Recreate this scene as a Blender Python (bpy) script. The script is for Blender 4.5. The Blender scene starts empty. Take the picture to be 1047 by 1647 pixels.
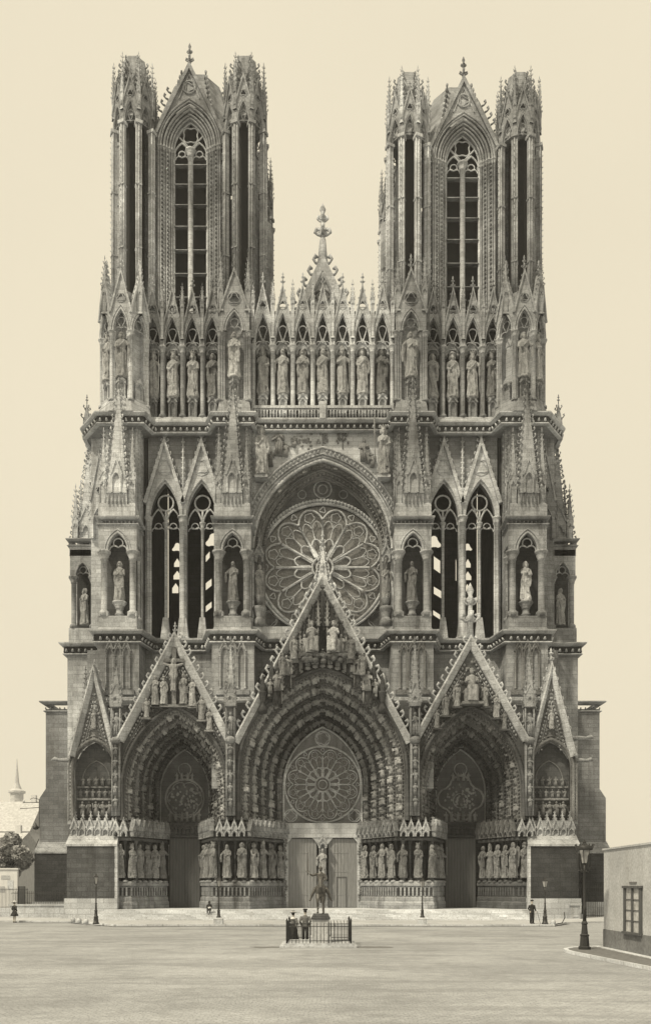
import bpy, math, random
import numpy as np
from mathutils import Vector, Matrix
from mathutils.geometry import tessellate_polygon
R_ = math.radians
PI = math.pi
random.seed(7)
SC = bpy.context.scene
COL = SC.collection

# ------------------------------------------------------------------ camera
CAM_D, FPX, HZ, CX, EYE = 80.0, 1344.0, 1427.0, 519.0, 2.9
cd = bpy.data.cameras.new('camera')
cam = bpy.data.objects.new('camera', cd); COL.objects.link(cam)
cam.location = (0, -CAM_D, EYE); cam.rotation_euler = (R_(90), 0, 0)
cd.sensor_width = 36; cd.lens = 36 * FPX / 1647
cd.shift_y = (HZ - 823.5) / 1647; cd.shift_x = (523.5 - CX) / 1647
cd.clip_start = .5; cd.clip_end = 3000
SC.camera = cam

# ------------------------------------------------------------------ sky + sun
SUN_EL, SUN_AZ = R_(54), R_(-44)          # azimuth measured from the viewing axis, from the left front
w = bpy.data.worlds.new('World'); SC.world = w; w.use_nodes = True
nt = w.node_tree; nt.nodes.clear()
sky = nt.nodes.new('ShaderNodeTexSky'); sky.sky_type = 'NISHITA'; sky.sun_disc = False
sky.sun_elevation = SUN_EL; sky.sun_rotation = R_(180) - SUN_AZ; sky.air_density = 1; sky.dust_density = 4
bw = nt.nodes.new('ShaderNodeRGBToBW'); nt.links.new(sky.outputs[0], bw.inputs[0])
mr = nt.nodes.new('ShaderNodeMapRange'); mr.inputs['From Min'].default_value = 0; mr.inputs['From Max'].default_value = 12
mr.inputs['To Min'].default_value = .93; mr.inputs['To Max'].default_value = 1.05
nt.links.new(bw.outputs[0], mr.inputs[0])
tcw = nt.nodes.new('ShaderNodeTexCoord'); nzw = nt.nodes.new('ShaderNodeTexNoise'); nzw.inputs['Scale'].default_value = 2.2; nzw.inputs['Detail'].default_value = 5
nt.links.new(tcw.outputs['Generated'], nzw.inputs['Vector']); nmw = nt.nodes.new('ShaderNodeMapRange'); nmw.inputs[1].default_value = .3; nmw.inputs[2].default_value = .7; nmw.inputs[3].default_value = .965; nmw.inputs[4].default_value = 1.025
nt.links.new(nzw.outputs[0], nmw.inputs[0]); mlw = nt.nodes.new('ShaderNodeMath'); mlw.operation = 'MULTIPLY'; nt.links.new(mr.outputs[0], mlw.inputs[0]); nt.links.new(nmw.outputs[0], mlw.inputs[1])
mx = nt.nodes.new('ShaderNodeVectorMath'); mx.operation = 'SCALE'; mx.inputs[0].default_value = (9.0, 8.1, 6.15)
nt.links.new(mlw.outputs[0], mx.inputs['Scale'])
bg = nt.nodes.new('ShaderNodeBackground'); bg.inputs[1].default_value = .1
nt.links.new(mx.outputs[0], bg.inputs[0])
wo = nt.nodes.new('ShaderNodeOutputWorld'); nt.links.new(bg.outputs[0], wo.inputs[0])
sd = bpy.data.lights.new('sun', 'SUN'); sd.energy = 3.9; sd.angle = R_(3); sd.color = (1, .9, .69)
so = bpy.data.objects.new('sun', sd); COL.objects.link(so)
sdir = Vector((math.sin(SUN_AZ) * math.cos(SUN_EL), -math.cos(SUN_AZ) * math.cos(SUN_EL), math.sin(SUN_EL)))
so.rotation_euler = sdir.to_track_quat('Z', 'Y').to_euler()
so.location = (-60, -60, 90)
SC.view_settings.view_transform = 'Standard'; SC.view_settings.look = 'None'
SC.view_settings.exposure = 0.0; SC.view_settings.gamma = 1

# ------------------------------------------------------------------ materials
MATS = {}
def nmat(name):
    m = bpy.data.materials.new(name); m.use_nodes = True
    n = m.node_tree; b = n.nodes['Principled BSDF']; b.inputs['Roughness'].default_value = .9
    b.inputs['Specular IOR Level'].default_value = .15
    MATS[name] = m
    return m, n, b
def N(n, t, **k):
    x = n.nodes.new(t)
    for a, v in k.items(): setattr(x, a, v)
    return x
def mixc(n, fac, a, b, blend='MIX'):
    m = N(n, 'ShaderNodeMix', data_type='RGBA', blend_type=blend)
    for i, v in ((0, fac), (6, a), (7, b)):
        if hasattr(v, 'links'): n.links.new(v, m.inputs[i])
        else: m.inputs[i].default_value = v
    return m.outputs[2]
def noise(n, vec, scale, detail=4, rough=.6, lo=.35, hi=.65):
    t = N(n, 'ShaderNodeTexNoise'); t.inputs['Scale'].default_value = scale
    t.inputs['Detail'].default_value = detail; t.inputs['Roughness'].default_value = rough
    n.links.new(vec, t.inputs['Vector'])
    r = N(n, 'ShaderNodeMapRange'); r.inputs[1].default_value = lo; r.inputs[2].default_value = hi
    n.links.new(t.outputs[0], r.inputs[0])
    return r.outputs[0]
def grey(v, w=-.018): return (v * (1 + w), v, v * (1 - 1.5 * w), 1)
def mul(n, a, k):
    m = N(n, 'ShaderNodeMath', operation='MULTIPLY'); m.inputs[1].default_value = k; n.links.new(a, m.inputs[0]); return m.outputs[0]
def stone(name, lo, hi, soot=.08, sootamt=.5, courses=True, ch=.42, bump=.25, mortar=.45, k=1, rnd=0):
    m, n, b = nmat(name)
    tc = N(n, 'ShaderNodeTexCoord'); ob = tc.outputs['Object']
    if k != 1:
        oi = N(n, 'ShaderNodeObjectInfo'); of = N(n, 'ShaderNodeVectorMath', operation='SCALE'); of.inputs['Scale'].default_value = 9; n.links.new(oi.outputs['Location'], of.inputs[0])
        sk = N(n, 'ShaderNodeVectorMath', operation='MULTIPLY_ADD'); sk.inputs[1].default_value = (k, k, k); n.links.new(ob, sk.inputs[0]); n.links.new(of.outputs[0], sk.inputs[2]); ob = sk.outputs[0]
    sx = N(n, 'ShaderNodeSeparateXYZ'); n.links.new(ob, sx.inputs[0])
    ad = N(n, 'ShaderNodeMath', operation='ADD'); n.links.new(sx.outputs[0], ad.inputs[0]); n.links.new(sx.outputs[1], ad.inputs[1])
    cb = N(n, 'ShaderNodeCombineXYZ'); n.links.new(ad.outputs[0], cb.inputs[0]); n.links.new(sx.outputs[2], cb.inputs[1])
    mp = N(n, 'ShaderNodeMapping'); mp.inputs['Scale'].default_value = (1, 1, .16); n.links.new(ob, mp.inputs[0])
    big = noise(n, ob, .16, 5, .6); med = noise(n, ob, 1.3, 5, .65, .3, .7); fine = noise(n, ob, 9, 4, .7, .3, .7)
    streak = noise(n, mp.outputs[0], 1.1, 5, .7, .5, .72)
    c = mixc(n, big, grey(lo), grey(hi))
    c = mixc(n, med, mixc(n, .5, c, grey(lo * .8)), c)
    if courses:
        br = N(n, 'ShaderNodeTexBrick'); n.links.new(cb.outputs[0], br.inputs[0])
        br.inputs['Scale'].default_value = 1; br.inputs['Brick Width'].default_value = ch * 2.3; br.inputs['Row Height'].default_value = ch
        br.inputs['Mortar Size'].default_value = .018; br.inputs['Mortar Smooth'].default_value = .3
        br.inputs['Color1'].default_value = grey(1.15); br.inputs['Color2'].default_value = grey(.72)
        br.inputs['Mortar'].default_value = grey(mortar); br.inputs['Bias'].default_value = -.2
        c = mixc(n, .75, c, br.outputs[0], 'MULTIPLY')
    st = N(n, 'ShaderNodeMath', operation='MULTIPLY'); st.inputs[1].default_value = sootamt
    n.links.new(streak, st.inputs[0])
    c = mixc(n, st.outputs[0], c, grey(soot, .03))
    if k != 1: c = mixc(n, mul(n, noise(n, ob, 1.7, 6, .8, .45, .62), .6), c, grey(soot * 1.4)); c = mixc(n, mul(n, oi.outputs['Random'], .45), c, grey(lo * .5))
    fm = N(n, 'ShaderNodeMapRange'); fm.inputs[3].default_value = .72; fm.inputs[4].default_value = 1.2; n.links.new(fine, fm.inputs[0])
    fv = N(n, 'ShaderNodeVectorMath', operation='SCALE'); n.links.new(c, fv.inputs[0]); n.links.new(fm.outputs[0], fv.inputs['Scale'])
    n.links.new(fv.outputs[0], b.inputs['Base Color'])
    bp = N(n, 'ShaderNodeBump'); bp.inputs['Strength'].default_value = bump; bp.inputs['Distance'].default_value = .12
    nb = noise(n, ob, 4.5, 6, .75, .2, .8); n.links.new(nb, bp.inputs['Height']); n.links.new(bp.outputs[0], b.inputs['Normal'])
    return m
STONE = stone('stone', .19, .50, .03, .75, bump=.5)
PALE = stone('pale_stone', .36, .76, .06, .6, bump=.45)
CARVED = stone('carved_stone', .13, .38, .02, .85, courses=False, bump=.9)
STATUE = stone('statue_stone', .36, .74, .05, .6, courses=False, bump=.7, k=5)
MSTAT = stone('worn_statue_stone', .24, .55, .04, .6, courses=False, bump=.7, k=5)
DSTAT = stone('sooty_statue_stone', .20, .5, .03, .65, courses=False, bump=.7, k=5)
DARK = stone('sooty_and_shaded_stone', .065, .15, .03, .6, bump=.4)  # sooty stone, also used where recess shade is put into colour
SOOT_SHADE = stone('soot_and_shade_stone', .035, .085, .02, .5, bump=.4, mortar=.45)  # near-black for sooted blocks and for shade painted into cavities
BASE = stone('plinth_stone', .42, .60, .22, .5, ch=.5)
STONE2 = stone('weathered_carved_stone', .2, .52, .03, .75, courses=False, bump=.9)
FRZ = stone('frieze_stone', .5, .8, .15, .35, bump=.3)
PALE2 = stone('pale_carved_stone', .32, .66, .04, .6, courses=False, bump=.9)
MIDW = stone('buttress_stone', .15, .30, .05, .6, bump=.4, mortar=.35)
NAVE = stone('wall_stone', .15, .34, .09, .6)
def flat(name, v, rough=.8, w=0, amt=.25, sc=3, metal=0, spec=.3):
    m, n, b = nmat(name)
    tc = N(n, 'ShaderNodeTexCoord'); f = noise(n, tc.outputs['Object'], sc, 5, .65, .3, .7)
    c = mixc(n, f, grey(v * (1 - amt), w), grey(v * (1 + amt), w)); n.links.new(c, b.inputs['Base Color'])
    b.inputs['Roughness'].default_value = rough; b.inputs['Metallic'].default_value = metal; b.inputs['Specular IOR Level'].default_value = spec
    return m
INNER = flat('interior_shade_black', .012, .9)  # near-black colour stands in for unlit interiors
GLASS = flat('leaded_glass', .17, .45, amt=.55, sc=6, spec=.4)
DGLASS = flat('dark_leaded_glass', .12, .45, amt=.5, sc=5)
IRON = flat('cast_iron', .03, .5, spec=.4)
BRONZE = flat('dark_bronze', .07, .42, .05, amt=.4, sc=5, spec=.5)
SLATE = flat('slate', .16, .7)
CLOTH = flat('dark_cloth', .03, .95, sc=12); CLOTH2 = flat('grey_cloth', .16, .95, sc=12); SKIN = flat('skin', .45, .6, .08, amt=.08)
WHITE = flat('white_cloth', .6, .9); HAIRM = flat('dark_hair', .03, .8)
PLASTER = stone('stained_plaster', .42, .60, .3, .35, courses=False, bump=.12); DADO = stone('tarred_dado', .15, .25, .05, .4, courses=False, bump=.2)
PAPER = flat('pale_wall', .66, .95, amt=.1, sc=2.0); FROST = flat('lamp_glass', .35, .15, amt=.1); PANE = flat('window_glass', .45, .2, amt=.4, sc=3)
def wood(name, v):
    m, n, b = nmat(name)
    tc = N(n, 'ShaderNodeTexCoord'); mp = N(n, 'ShaderNodeMapping'); mp.inputs['Scale'].default_value = (5, 5, .35)
    n.links.new(tc.outputs['Object'], mp.inputs[0]); f = noise(n, mp.outputs[0], 2, 6, .7, .3, .7)
    wv = N(n, 'ShaderNodeTexWave'); wv.inputs['Scale'].default_value = 1.1; n.links.new(tc.outputs['Object'], wv.inputs[0])
    c = mixc(n, f, grey(v * .7), grey(v * 1.2)); c = mixc(n, .18, c, wv.outputs[0], 'MULTIPLY')
    n.links.new(c, b.inputs['Base Color']); return m
WOOD = wood('weathered_oak', .27); DWOOD = wood('dark_oak', .11)
def ground_mat(name, lo, hi, cob, amt):
    m, n, b = nmat(name)
    tc = N(n, 'ShaderNodeTexCoord'); ob = tc.outputs['Object']
    a = noise(n, ob, .13, 5, .6, .35, .65); f = noise(n, ob, 2.2, 6, .75, .3, .7)
    mp = N(n, 'ShaderNodeMapping'); mp.inputs['Scale'].default_value = (.6, 1.1, 1); n.links.new(ob, mp.inputs[0])
    tr = noise(n, mp.outputs[0], .6, 5, .65, .48, .68)
    vo = N(n, 'ShaderNodeTexVoronoi', feature='DISTANCE_TO_EDGE'); vo.inputs['Scale'].default_value = cob; n.links.new(ob, vo.inputs['Vector'])
    vr = N(n, 'ShaderNodeMapRange'); vr.inputs[2].default_value = .12; n.links.new(vo.outputs[0], vr.inputs[0])
    c = mixc(n, a, grey(lo), grey(hi)); c = mixc(n, f, mixc(n, .45, c, grey(lo * .55)), c); c = mixc(n, mul(n, tr, .4), c, grey(lo * .62))
    c2 = mixc(n, vr.outputs[0], grey(lo * .45), c); c = mixc(n, amt * (.4 if cob > 3 else 1), c, c2)
    if cob > 3:
        wn = N(n, 'ShaderNodeTexNoise'); wn.inputs['Scale'].default_value = .5; n.links.new(ob, wn.inputs['Vector'])
        wa = N(n, 'ShaderNodeVectorMath', operation='MULTIPLY_ADD'); wa.inputs[1].default_value = (.5, .5, 0); n.links.new(wn.outputs['Color'], wa.inputs[0]); n.links.new(ob, wa.inputs[2])
        bk = N(n, 'ShaderNodeTexBrick'); n.links.new(wa.outputs[0], bk.inputs[0]); bk.inputs['Scale'].default_value = 1; bk.inputs['Brick Width'].default_value = .2; bk.inputs['Row Height'].default_value = .15
        bk.inputs['Mortar Size'].default_value = .016; bk.inputs['Color1'].default_value = grey(1.2); bk.inputs['Color2'].default_value = grey(.74); bk.inputs['Mortar'].default_value = grey(.4)
        c = mixc(n, .34, c, bk.outputs[0], 'MULTIPLY')
        m3 = N(n, 'ShaderNodeMapping'); m3.inputs['Scale'].default_value = (.12, 1.2, 1); m3.inputs['Rotation'].default_value = (0, 0, .06); n.links.new(ob, m3.inputs[0])
        c = mixc(n, mul(n, noise(n, m3.outputs[0], .5, 3, .5, .54, .6), .3), c, grey(lo * .5))
        c = mixc(n, mul(n, noise(n, ob, .35, 6, .7, .5, .64), .5), c, grey(lo * .55))
    n.links.new(c, b.inputs['Base Color'])
    bp = N(n, 'ShaderNodeBump'); bp.inputs['Strength'].default_value = .4; bp.inputs['Distance'].default_value = .03
    n.links.new(vr.outputs[0], bp.inputs['Height']); n.links.new(bp.outputs[0], b.inputs['Normal'])
    return m
ROAD = ground_mat('cobbled_square', .36, .51, 6.0, .55)
PAVE = ground_mat('paving', .46, .60, 1.6, .2)
ASPH = flat('pavement_asphalt', .16, .9, amt=.3, sc=6)
STEP = stone('step_stone', .52, .74, .24, .4, ch=.6, bump=.15)

# ------------------------------------------------------------------ geometry kit (numpy)
class G:
    def __init__(s, v=None, f=None, sm=None):
        s.v = np.zeros((0, 3)) if v is None else np.asarray(v, float)
        s.f = f or []; s.sm = sm if sm is not None else [False] * len(s.f)
    def copy(s): return G(s.v.copy(), [a.copy() for a in s.f], list(s.sm))
    def add(s, *gs):
        for g in gs:
            if g is None: continue
            o = len(s.v); s.v = np.vstack([s.v, g.v]); s.f += [a + o for a in g.f]; s.sm += g.sm
        return s
    def mv(s, x=0, y=0, z=0): g = s.copy(); g.v += (x, y, z); return g
    def sc(s, x, y=None, z=None):
        y = x if y is None else y; z = x if z is None else z
        g = s.copy(); g.v *= (x, y, z); return g
    def rz(s, a):
        g = s.copy(); c, n = math.cos(a), math.sin(a); x = g.v[:, 0] * c - g.v[:, 1] * n; y = g.v[:, 0] * n + g.v[:, 1] * c
        g.v[:, 0] = x; g.v[:, 1] = y; return g
    def ry(s, a):
        g = s.copy(); c, n = math.cos(a), math.sin(a); x = g.v[:, 0] * c + g.v[:, 2] * n; z = -g.v[:, 0] * n + g.v[:, 2] * c
        g.v[:, 0] = x; g.v[:, 2] = z; return g
    def rx(s, a):
        g = s.copy(); c, n = math.cos(a), math.sin(a); y = g.v[:, 1] * c - g.v[:, 2] * n; z = g.v[:, 1] * n + g.v[:, 2] * c
        g.v[:, 1] = y; g.v[:, 2] = z; return g
def join(gs):
    r = G(); off = 0; vs = []
    for g in gs:
        if g is None: continue
        vs.append(g.v); r.f += [a + off for a in g.f]; r.sm += g.sm; off += len(g.v)
    if vs: r.v = np.vstack(vs)
    return r
def mesh_of(g, name):
    me = bpy.data.meshes.new(name)
    if not len(g.v): return me
    me.vertices.add(len(g.v)); me.vertices.foreach_set('co', g.v.ravel())
    loops = np.concatenate([a.ravel() for a in g.f]); cnt = np.concatenate([np.full(len(a), a.shape[1]) for a in g.f])
    sm = np.concatenate([np.full(len(a), s) for a, s in zip(g.f, g.sm)])
    st = np.concatenate([[0], np.cumsum(cnt)[:-1]])
    me.loops.add(len(loops)); me.loops.foreach_set('vertex_index', loops.astype(np.int32))
    me.polygons.add(len(cnt)); me.polygons.foreach_set('loop_start', st.astype(np.int32))
    me.polygons.foreach_set('use_smooth', sm); me.update(calc_edges=True)
    return me
def obj(name, g, mat, parent=None):
    me = g if isinstance(g, bpy.types.Mesh) else mesh_of(g, name)
    if mat and not len(me.materials): me.materials.append(mat)
    o = bpy.data.objects.new(name, me); COL.objects.link(o)
    if parent: o.parent = parent
    return o
def tag(o, label, cat, group=None, kind=None):
    if label: o['label'] = label
    if cat: o['category'] = cat
    if group: o['group'] = group
    if kind: o['kind'] = kind
    return o
def thing(name, label, cat, loc=(0, 0, 0), rz=0, group=None):
    o = bpy.data.objects.new(name, None); COL.objects.link(o); o.location = loc; o.rotation_euler = (0, 0, rz); o.empty_display_size = .3
    return tag(o, label, cat, group)
def struct(name, g, mat): o = obj(name, g, mat); o['kind'] = 'structure'; return o
def dup(root, loc, rz, label, group=None):
    def cp(o, par):
        c = o.copy(); COL.objects.link(c)
        if par: c.parent = par
        for ch in [x for x in o.children]: cp(ch, c)
        return c
    r = cp(root, None); r.location = loc; r.rotation_euler = (0, 0, rz); r['label'] = label
    if group: r['group'] = group
    return r

def box(x0, x1, y0, y1, z0, z1):
    v = [(x, y, z) for z in (z0, z1) for y in (y0, y1) for x in (x0, x1)]
    return G(v, [np.array([(0, 2, 3, 1), (4, 5, 7, 6), (0, 1, 5, 4), (2, 6, 7, 3), (0, 4, 6, 2), (1, 3, 7, 5)])])
def frus(cx, cy, w0, d0, z0, w1, d1, z1):
    v = [(cx + a * w0 / 2, cy + b * d0 / 2, z0) for a, b in ((-1, -1), (1, -1), (1, 1), (-1, 1))] + [(cx + a * w1 / 2, cy + b * d1 / 2, z1) for a, b in ((-1, -1), (1, -1), (1, 1), (-1, 1))]
    return G(v, [np.array([(3, 2, 1, 0), (4, 5, 6, 7), (0, 1, 5, 4), (1, 2, 6, 5), (2, 3, 7, 6), (3, 0, 4, 7)])])
def lathe(prof, seg=8, cx=0, cy=0, ph=0, smooth=True, cap=True):
    prof = np.array(prof, float); a = ph + np.arange(seg) * 2 * PI / seg
    v = np.stack([np.outer(prof[:, 0], np.cos(a)) + cx, np.outer(prof[:, 0], np.sin(a)) + cy, np.repeat(prof[:, 1:2], seg, 1)], -1).reshape(-1, 3)
    n = len(prof); i = np.arange(n - 1)[:, None] * seg; j = np.arange(seg)[None]; k = (j + 1) % seg
    q = np.stack([i + j, i + k, i + seg + k, i + seg + j], -1).reshape(-1, 4)
    f = [q]; sm = [smooth]
    if cap: f += [np.arange(seg)[::-1].reshape(1, -1), (np.arange(seg) + (n - 1) * seg).reshape(1, -1)]; sm += [False, False]
    return G(v, f, sm)
def grid_faces(n, m, closed_m=True, closed_n=False):
    ni = n if closed_n else n - 1; mi = m if closed_m else m - 1
    i = np.arange(ni)[:, None]; j = np.arange(mi)[None]; i2 = (i + 1) % n; j2 = (j + 1) % m
    return np.stack([i * m + j, i * m + j2, i2 * m + j2, i2 * m + j], -1).reshape(-1, 4)
def tube(path, rad, seg=6, cap=True):
    p = np.array(path, float); n = len(p); rad = np.broadcast_to(np.array(rad, float), (n,)) if np.ndim(rad) < 2 else np.array(rad)
    t = np.gradient(p, axis=0); t /= np.linalg.norm(t, axis=1)[:, None] + 1e-9
    ref = np.array([0, 0, 1.]) if abs(t[0][2]) < .9 else np.array([0, 1., 0])
    u = np.cross(t[0], ref); u /= np.linalg.norm(u); vs = []
    for i in range(n):
        u = u - t[i] * np.dot(u, t[i]); u /= np.linalg.norm(u) + 1e-9; b = np.cross(t[i], u)
        r = rad[i]; a = np.arange(seg) * 2 * PI / seg
        ru, rb = (r, r) if np.ndim(r) == 0 else r
        vs.append(p[i] + np.outer(np.cos(a) * ru, u) + np.outer(np.sin(a) * rb, b))
    f = [grid_faces(n, seg)]; sm = [True]
    if cap: f += [np.arange(seg)[::-1].reshape(1, -1), (np.arange(seg) + (n - 1) * seg).reshape(1, -1)]; sm += [False, False]
    return G(np.vstack(vs), f, sm)
def sweepxz(path, prof, closed=False, smooth=False):
    """path (x,z) points; prof closed list of (outward, y)"""
    p = np.array(path, float); n = len(p); prof = np.array(prof, float); m = len(prof)
    if closed: d = np.roll(p, -1, 0) - p; d0 = np.roll(d, 1, 0)
    else: d = np.vstack([p[1:] - p[:-1], p[-1:] - p[-2:-1]]); d0 = np.vstack([d[:1], d[:-1]])
    d = d / (np.linalg.norm(d, axis=1)[:, None] + 1e-9); d0 = d0 / (np.linalg.norm(d0, axis=1)[:, None] + 1e-9)
    nn = np.stack([-d[:, 1], d[:, 0]], -1); n0 = np.stack([-d0[:, 1], d0[:, 0]], -1)
    b = nn + n0; bl = np.linalg.norm(b, axis=1)[:, None] + 1e-9; b = b / bl; sc_ = 1 / np.maximum((b * nn).sum(1), .4)
    v = np.zeros((n, m, 3)); off = b[:, None, :] * (prof[None, :, 0:1] * sc_[:, None, None])
    v[:, :, 0] = p[:, None, 0] + off[:, :, 0]; v[:, :, 2] = p[:, None, 1] + off[:, :, 1]; v[:, :, 1] = prof[None, :, 1]
    f = [grid_faces(n, m, True, closed)]; sm = [smooth]
    if not closed: f += [np.arange(m).reshape(1, -1), (np.arange(m)[::-1] + (n - 1) * m).reshape(1, -1)]; sm += [False, False]
    return G(v.reshape(-1, 3), f, sm)
def roll(path, r, y, off=0, seg=6, closed=False):
    a = np.arange(seg) * 2 * PI / seg; return sweepxz(path, np.stack([off + r * np.cos(a), y + r * np.sin(a)], -1), closed, True)
def band(path, o0, o1, y0, y1, closed=False): return sweepxz(path, [(o0, y0), (o1, y0), (o1, y1), (o0, y1)], closed)
def sweeppl(path, prof, smooth=False):
    """plan path (x,y), profile (outward, z)"""
    g = sweepxz(path, [(-a, b) for a, b in prof], False, smooth); g.v = g.v[:, [0, 2, 1]]; return g
def prism(loops, y0, y1):
    """loops of (x,z); first outer, rest holes"""
    L = [[Vector((a, b, 0)) for a, b in lp] for lp in loops]
    tri = np.array([t for t in tessellate_polygon(L)])
    flat_ = np.array([(a, b) for lp in loops for a, b in lp], float); n = len(flat_)
    v = np.zeros((2 * n, 3)); v[:n, 0] = v[n:, 0] = flat_[:, 0]; v[:n, 2] = v[n:, 2] = flat_[:, 1]; v[:n, 1] = y0; v[n:, 1] = y1
    qs = []; o = 0
    for lp in loops:
        k = len(lp); i = np.arange(k) + o; j = (np.arange(k) + 1) % k + o; qs.append(np.stack([i, j, j + n, i + n], -1)); o += k
    return G(v, [tri, tri[:, ::-1] + n, np.vstack(qs)])
def prismz(poly, z0, z1):
    g = prism([poly], z0, z1); g.v = g.v[:, [0, 2, 1]]; return g
def circ(cx, cz, r, n=24, a0=0, a1=2 * PI):
    full = abs(a1 - a0 - 2 * PI) < 1e-6
    a = a0 + (a1 - a0) * np.arange(n) / (n if full else n - 1); return np.stack([cx + r * np.cos(a), cz + r * np.sin(a)], -1)
def arch(w, zs, rise, z0=None, n=12, cx=0):
    h = w / 2; R = (h * h + rise * rise) / w; th = math.asin(min(1, rise / R))
    t = PI - np.linspace(0, th, n); L = np.stack([-h + R + R * np.cos(t), zs + R * np.sin(t)], -1); L[-1] = (0, zs + rise)
    Rr = L[::-1][1:].copy(); Rr[:, 0] *= -1; p = np.vstack([L, Rr])
    if z0 is not None and z0 < zs: p = np.vstack([[(-h, z0)], p, [(h, z0)]])
    p[:, 0] += cx; return p
def trefoil(w, zs, rise, n=5):
    """cusped head polyline inside an arch w, from left to right"""
    h = w / 2
    a = circ(-h * .42, zs + .05 * w, h * .55, n, PI, R_(40)); b = circ(0, zs + rise * .52, h * .52, 2 * n, R_(215), R_(-35))
    c = a[::-1].copy(); c[:, 0] *= -1
    return np.vstack([a, b, c])
def foil(cx, cz, r, k=4, n=7, ph=0):
    pts = []
    for i in range(k):
        a = ph + i * 2 * PI / k; pts.append(circ(cx + r * .52 * math.cos(a), cz + r * .52 * math.sin(a), r * .46, n, a - R_(180 / k + 35), a + R_(180 / k + 35)))
    return np.vstack(pts)
def resamp(path, s, off=0):
    p = np.array(path, float); d = np.linalg.norm(np.diff(p, axis=0), axis=1); c = np.concatenate([[0], np.cumsum(d)])
    out = []; n = max(1, int(round((c[-1] - 2 * off) / s)))
    for i in range(n):
        q = off + (c[-1] - 2 * off) * (i + .5) / n; k = min(np.searchsorted(c, q, 'right') - 1, len(d) - 1); f = (q - c[k]) / (d[k] + 1e-9)
        out.append((p[k] + (p[k + 1] - p[k]) * f, (p[k + 1] - p[k]) / (d[k] + 1e-9)))
    return out

# crocket : grows to +x, curls up +z
CRO = tube([(0, 0, 0), (.55, 0, .1), (.95, 0, .5), (.8, 0, .95), (.45, 0, .85)], [.24, .17, .2, .3, .12], 5)
LEAF = tube([(0, 0, 0), (.3, 0, -.1), (.55, 0, .35)], [.2, .3, .12], 4)
def crocks(pts, s):
    """pts: list of (x,y,z, angle around z) or with tilt"""
    return join([CRO.sc(s).rz(a).mv(x, y, z) for x, y, z, a in pts])
def finial(h, w=None):
    w = w or h * .3; g = [lathe([(w * .18, 0), (w * .14, h * .3), (w * .3, h * .36), (w * .14, h * .42), (w * .12, h * .62), (w * .28, h * .68), (w * .1, h * .76), (w * .2, h * .86), (.01, h)], 6)]
    for k in range(4):
        a = k * PI / 2
        g += [CRO.sc(w * .5, w * .5, w * .4).rz(a).mv(0, 0, h * .3), CRO.sc(w * .34).rz(a).mv(0, 0, h * .6)]
    return join(g)
def rakecrocks(x0, z0, x1, z1, n, s, y, sign):
    dx, dz = x1 - x0, z1 - z0; L = math.hypot(dx, dz); nx, nz = (-dz / L, dx / L)
    if nx * sign < 0: nx, nz = -nx, -nz
    out = []
    for i in range(n):
        t = (i + .6) / (n + .2); c = CRO.sc(s, s * 1.2, s)
        if sign < 0: c = c.rz(PI)
        a = math.atan2(nz, nx if sign > 0 else -nx)
        c = c.ry(-a * .6 if sign > 0 else a * .6)
        out.append(c.mv(x0 + dx * t, y, z0 + dz * t))
    return join(out)
def gabled(w, zs, rise, zgb, zg, W, z0=None, th=.4, ncr=6, cs=.28, fin=1.2, tre=1, ribs=((.1, .07), (.3, .07)), cusp=True, rake=.16, rib_out=.02):
    """arch under a crocketed gable; front plane y=0, wall to +th"""
    z0 = zs if z0 is None else z0; h = W / 2; a = arch(w, zs, rise, z0, 9)
    out = [(-h, z0), (-h, zgb), (0, zg), (h, zgb), (h, z0)]; loop = out + [tuple(p) for p in a[::-1]]
    gh_ = zg - zs - rise; hr = min(gh_ * .23, W * .17) * 1.2; hz0 = zs + rise + gh_ * .32
    g = [prism([loop] + ([[tuple(p) for p in circ(0, hz0, hr, 12)][::-1]] if tre and tre != 2 else []), 0, th)]
    for off, r in ribs: g.append(roll(a, r, -rib_out, off, 6))
    g.append(roll(a, .05, th * .5, -.02, 5))
    rk = [(-h, zgb), (0, zg), (h, zgb)]; g.append(band(rk, -rake * .25, rake * .75, -rake * .8, th + .05))
    if cs: g += [rakecrocks(-h, zgb, 0, zg, ncr, cs, th * .4, -1), rakecrocks(h, zgb, 0, zg, ncr, cs, th * .4, 1)]
    if fin: g.append(finial(fin).mv(0, th * .4, zg))
    top = zs + rise; gh = zg - top
    if tre:
        r = min(gh * .23, W * .17); cz = top + gh * .32
        g.append(roll(foil(0, cz, r * 1.15, 3, 6, PI / 2), .045, -.03, 0, 5, True)); g.append(roll(circ(0, cz, r * 1.3, 16), .04, -.02, 0, 5, True))
    if cusp: 
        t = trefoil(w, zs, rise); g.append(roll(t, max(.045, w * .035), th * .45, 0, 5))
    return join(g)
def colonnette(x, y, z0, z1, r, cap=None, base=None, seg=8):
    c = cap or r * 2.6; b = base or r * 1.9
    return lathe([(b, z0), (b, z0 + c * .8), (r * 1.35, z0 + c * 1.1), (r, z0 + c * 1.3), (r, z1 - c * 1.9), (r * 1.3, z1 - c * 1.75), (r * 1.1, z1 - c * 1.6), (r * 1.9, z1 - c * .45), (r * 2.1, z1 - c * .3), (r * 2.1, z1)], seg, x, y)
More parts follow.
